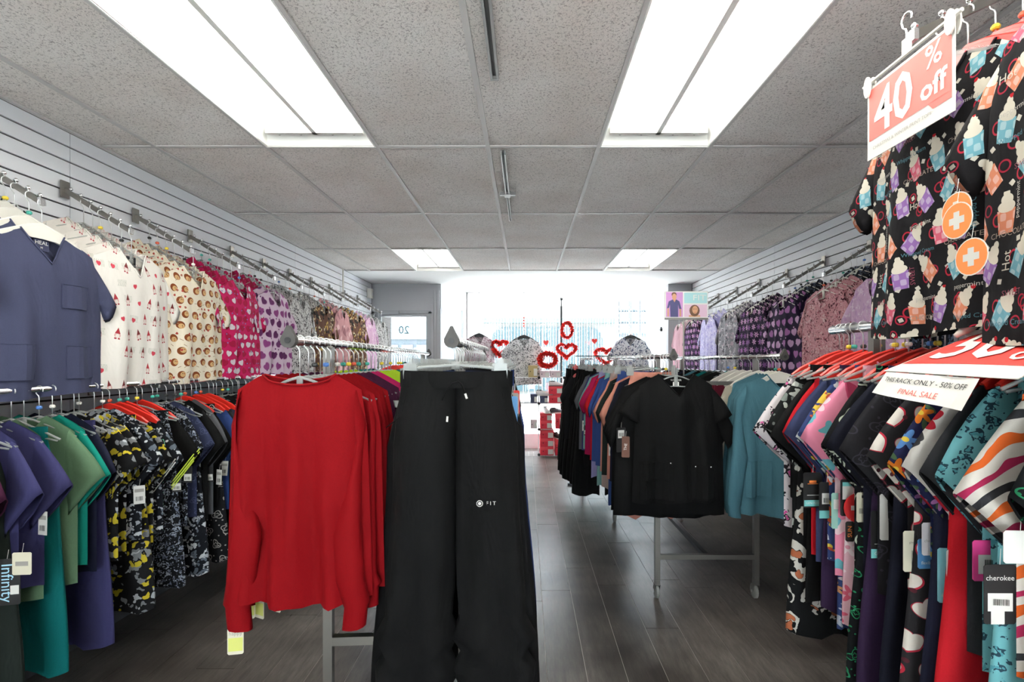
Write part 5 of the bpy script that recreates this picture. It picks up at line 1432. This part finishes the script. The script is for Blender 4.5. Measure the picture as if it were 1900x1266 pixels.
MB().box(x0, x1, -.008, .008, zb-.012, zb).obj('base_clip', STEEL, pt)

# ================================================================== SHOE SHELVES AND WINDOW DISPLAY
WIRE = mat('white_wire', 'e8e8e8', .4); BOX_R = mat('red_box_card', 'd0253c', .6); BOX_P = mat('pale_box_card', 'd8c4c8', .7); BOX_N = mat('navy_box_card', '3a3f5c', .7); BOX_K = mat('kraft_box', 'b4a070', .8); LIDR = mat('red_lid_card', 'e04450', .6)
ys = 7.55; cx = lambda px: P(px, 0, ys)[0]; cz = lambda py: P(0, py, ys)[2]
xs_ = [cx(953), cx(1000), cx(1047)]; zs_ = [.02, cz(797), cz(749), cz(701)]
sh = thing('wire_shelf_cubes', 'white wire cube shelves stacked with red shoe boxes by the window', 'shelf unit', (0, ys, 0))
def wire_panel(a0, a1, z0, z1, kind, pos):
    m = MB(); n = 5
    for k in range(n+1):
        u = k/n
        if kind == 'side':
            m.tube([(pos, a0+(a1-a0)*u, z0), (pos, a0+(a1-a0)*u, z1)], .003, 4).tube([(pos, a0, z0+(z1-z0)*u), (pos, a1, z0+(z1-z0)*u)], .003, 4)
        elif kind == 'flat':
            m.tube([(a0+(a1-a0)*u, 0, pos), (a0+(a1-a0)*u, .36, pos)], .003, 4).tube([(a0, .36*u, pos), (a1, .36*u, pos)], .003, 4)
    m.obj('wire_panel', WIRE, sh)
for x in xs_:
    for j in range(3): wire_panel(0, .36, zs_[j], zs_[j+1], 'side', x)
for i in range(2):
    for z in zs_: wire_panel(xs_[i], xs_[i+1], 0, 0, 'flat', z)
for x in xs_:
    for z in zs_[1:]+[zs_[0]+.02]:
        MB().lathe([(.006, -.015), (.022, -.01), (.022, .0), (.006, .004)], 12, (x, 0, z), 'y').obj('connector', BLACKP, sh)
nb = [0]
def shoebox(px0, px1, py0, py1, m_, desc, end=True, yy=0.02, d=.3):
    x0, x1, z0, z1 = cx(px0), cx(px1), cz(py1), cz(py0)
    t = thing('shoe_box', desc, 'box', ((x0+x1)/2, ys+yy, z0), 0, 'shoe boxes on the wire shelves')
    w_, h = (x1-x0)/2-.002, z1-z0-.003
    MB().box(-w_+.003, w_-.003, .003, d-.003, 0, h).obj('tray', m_, t)
    MB().box(-w_, w_, 0, d, h*.68, h+.002).obj('lid', LIDR if m_ is BOX_R else m_, t)
    if end: MB().box(w_*.15, w_*.9, -.003, .002, h*.12, h*.75).obj('end_label', PAPER, t)
    MB().lathe([(.008, -.003), (.008, 0)], 8, (-w_*.55, 0, h*.5), 'y').obj('finger_hole', INK, t)
    return t
def z2p(z): return HY-(z-CZ)*F/ys
zb0, zb1, zb2, zb3 = [z2p(z)-.6 for z in zs_]
def stack(px0, px1, base, n, hpx, desc, place):
    for k in range(n):
        shoebox(px0, px1, base-(k+1)*hpx, base-k*hpx, BOX_R, '%s box %s in %s' % (desc, ('at the bottom', 'second from the bottom', 'third from the bottom', 'fourth from the bottom')[k], place))
stack(1002, 1028, zb0, 3, 15.5, 'red shoe', 'the left stack of the floor-level wire cube')
stack(1030, 1045, zb0, 1, 30, 'upright red shoe', 'the right of the floor-level wire cube')
stack(1002, 1025, zb1, 2, 14.5, 'red shoe', 'the stack of the middle wire cube')
stack(1031, 1045, zb1, 1, 28, 'upright red shoe', 'the right of the middle wire cube')
stack(1019, 1046, zb2, 1, 14.5, 'red shoe', 'the right of the upper wire cube')
shoebox(1017, 1043, zb2-42, zb2-29, BOX_R, 'red shoe box highest in the upper wire cube') if False else None
t_ = shoebox(1018, 1045, zb2-31, zb2-16.5, BOX_R, 'red shoe box second from the bottom in the upper wire cube')
shoebox(1002, 1017, zb2-13, zb2, BOX_N, 'small navy and white box at left of the upper wire cube')
shoebox(1001, 1020, zb3-12, zb3, BOX_P, 'pale pink box at left on top of the wire shelves'); shoebox(1021, 1041, zb3-12, zb3, BOX_P, 'pale pink box at right on top of the wire shelves')
shoebox(980, 998, zb3-22, zb3, BOX_K, 'kraft brown box on top of the shelves left of the pink boxes'); 
shoebox(984, 997, zb2-16, zb2, BOX_N, 'navy patterned box in the left upper wire cube'); shoebox(984, 997, zb1-17, zb1, BOX_P, 'pale box in the left middle wire cube')
def shoe(px, pz, rz, m_, desc, sole=WHITEP, yy=.1, s=1.0):
    t = thing('nurse_shoe', desc, 'shoe', (cx(px), ys+yy, pz), rz, 'shoes on the wire shelves')
    # outline rings along the length (x): heel to toe
    st = [(-.13, .030, .07), (-.10, .037, .075), (-.04, .036, .072), (.02, .040, .055), (.07, .046, .042), (.11, .040, .034), (.135, .016, .02)]
    m = MB(); vs = []; k = 10
    for (x, w_, h) in st:
        for j in range(k):
            a = 2*PI*j/k; vs.append((x*s, w_*math.cos(a)*s, (.018+h*max(0, math.sin(a))+(-.004 if math.sin(a) < 0 else 0))*s))
    m.add(vs, [(i*k+j, i*k+(j+1) % k, (i+1)*k+(j+1) % k, (i+1)*k+j) for i in range(len(st)-1) for j in range(k)]+[tuple(range(k))[::-1], tuple((len(st)-1)*k+j for j in range(k))])
    m.obj('upper', m_, t, smooth=True)
    poly = [(x*s, w_*s*1.05) for x, w_, h in st]+[(x*s, -w_*s*1.05) for x, w_, h in st[::-1]]
    MB().prism(poly, 0, .02*s, ax='xy').obj('sole', sole, t)
    MB().tube([(-.11*s, -.02*s, .085*s), (-.11*s, .02*s, .085*s), (-.04*s, .02*s, .088*s), (-.04*s, -.02*s, .088*s)], .006*s, 5, closed=True).obj('collar', BLACKP, t)
    for q in range(3): MB().tube([((.0+q*.022)*s, -.02*s, (.075-q*.009)*s), ((.0+q*.022)*s, .02*s, (.075-q*.009)*s)], .003*s, 4).obj('lace', WHITEP, t)
SHB = mat('shoe_black', '2c2a2c', .5); SHW = mat('shoe_white', 'dedcda', .5)
zz = lambda pxz: CZ-(pxz-HY)*ys/F
shoe(1034, zz(zb2-30), PI*.05, SHW, 'white and black shoe on the red box in the upper wire cube', SHB)
shoe(1014, zz(zb1-29), -PI/2+.2, SHW, 'pale shoe standing left on the boxes in the middle wire cube')
shoe(1034, zz(zb1-28), PI*.2, SHB, 'black and white shoe at right in the middle wire cube')
shoe(1036, zz(zb0-30), -PI/2+.4, SHB, 'black shoe on the upright box of the floor-level wire cube')
shoe(1010, zz(zb2-13), PI*.0, SHW, 'white clog on the navy box in the upper wire cube')
# black pole in the window
pl_ = thing('window_pole', 'slim black pole standing in front of the display window', 'pole', (P(1041.5, 0, 8.0)[0], 8.0, 0))
MB().tube([(0, 0, .012), (0, 0, P(0, 568, 8)[2])], .016, 10).obj('tube', BLACKP, pl_); MB().tube([(0, 0, P(0, 568, 8)[2]), (0, 0, P(0, 556, 8)[2])], .008, 8).lathe([(.01, P(0, 558, 8)[2]), (.026, P(0, 556, 8)[2]), (.02, P(0, 553, 8)[2])], 10).obj('top_clamp', BLACKP, pl_)
MB().lathe([(.12, 0), (.12, .012), (.02, .016)], 20).obj('base', BLACKP, pl_)
# display tops
for i, (px, py, m_, desc, top, sc) in enumerate(((889, 607, patt('abstract', 'd8ccd0', '7a4a5c', '9a6a7c', s=30.), 'maroon and white print', None, 1.05), (972, 610, patt('abstract', 'f0eeee', '3c3c40', '6a6a6e', s=34.), 'white with black speckle', 'red', 1.12), (1170, 610, patt('abstract', 'eceef2', '3a4464', '5c6688', s=26.), 'white with navy speckle', None, 1.08))):
    p = P(px, py, 7.85)
    o = hang('front', desc, m_, TM(*p, (.5, .12, -.25)[i]), 'a black hanger in the display window', 'wide', 'black', 1, scale=sc)
    wr = thing('hanging_chain', '%s chain holding the %s display top' % ('red and black' if top else 'dark', desc), 'chain', p)
    m = MB(); m.tube([(0, 0, .004), (0, 0, CEIL-.005-p[2])], .0018, 5); m.obj('cord', BLACKP, wr)
    if top:
        for q in range(4): MB().lathe([(.002, .02+q*.045), (.022, .04+q*.045), (.002, .06+q*.045)], 8).obj('red_bead', REDP, wr)
# garlands
GR = mat('red_foil', 'e0342c', .4)
def garland(label, pts, r, n, seed, cat='garland'):
    rr = random.Random(seed); base = Vector(pts[0])
    t = thing('heart_garland', label, cat, base, group='red window garlands')
    P_ = [Vector(p)-base for p in pts]; m = MB(); m.tube(P_, .004, 4, closed=True); m.obj('wire', GR, t)
    m = MB(); seg = []
    for i in range(len(P_)):
        a, b = P_[i], P_[(i+1) % len(P_)]
        for k in range(n):
            c = a.lerp(b, (k+rr.random())/n); d = Vector((rr.uniform(-1, 1), rr.uniform(-1, 1), rr.uniform(-1, 1))).normalized(); e = d.cross(Vector((rr.random(), .3, rr.random()))).normalized()*r*.6; d = d*r
            m.add([c-d, c+e, c+d, c-e], [(0, 1, 2, 3)])
    o = m.obj('foil_petals', GR, t); o['kind'] = 'stuff'
    # little hanging line
    return t
def heart_pts(px, py, w_, h, Y, n=22):
    out = []
    for k in range(n):
        a = 2*PI*k/n; x = math.sin(a)**3; z = (13*math.cos(a)-5*math.cos(2*a)-2*math.cos(3*a)-math.cos(4*a))/16
        out.append(P(px+x*w_/2, py-z*h/2, Y))
    return out
def oval_pts(px, py, w_, h, Y, n=20): return [P(px+w_/2*math.cos(2*PI*k/n), py+h/2*math.sin(2*PI*k/n), Y) for k in range(n)]
garland('red heart-shaped foil garland hanging on the black window pole', heart_pts(1051, 650, 35, 28, 7.9), .05, 8, 1)
garland('red oval foil garland above the heart garland right of the pole', oval_pts(1052, 613, 19, 28, 7.92), .045, 8, 2)
garland('red arched foil garland low in the window above the right racks', heart_pts(1125, 660, 42, 32, 7.95), .05, 9, 3)
garland('red curved foil garland between the maroon and white display tops', heart_pts(927, 645, 30, 30, 7.95), .055, 9, 4)
g_ = garland('red fluffy foil ring standing on top of the wire shoe shelves', oval_pts(1016, 668, 30, 24, 7.7), .06, 12, 5)
for lb, px, py in (('left of the black pole', 1013, 636), ('right of the black pole', 1103, 633)):
    t = thing('heart_ornament', 'small red heart ornament hanging in the window '+lb, 'ornament', P(px, py, 7.95), group='red heart ornaments')
    pts = [(x-P(px, py, 7.95)[0], z-P(px, py, 7.95)[2]) for x, _, z in heart_pts(px, py, 11, 12, 7.95, 16)]
    MB().prism(pts, -.012, .012).obj('heart', GR, t); MB().tube([(0, 0, .04), (0, 0, CEIL-.005-P(px, py, 7.95)[2])], .0012, 4).obj('cord', WHITEP, t)
# curtain of thin light strands: nobody could count it
m = MB(); rr = random.Random(9)
for k in range(62):
    x = P(882+k*5.2+rr.uniform(-1, 1), 0, 8.2)[0]; zlo = P(0, 690+rr.uniform(-25, 60), 8.2)[2]
    m.tube([(x, 8.2, zlo), (x+rr.uniform(-.01, .01), 8.2, 2.6)], .0025, 4)
    z = zlo
    while z < 2.6:
        m.lathe([(.002, -.012), (.007, 0), (.002, .012)], 5, (x, 8.2, z)); z += rr.uniform(.07, .12)
o = m.obj('light_strand_curtain', emit('lit_strand', 'fdfdff', .9), kind='stuff', label='curtain of thin white string-light strands across the display window', cat='string lights')
finish_labels()
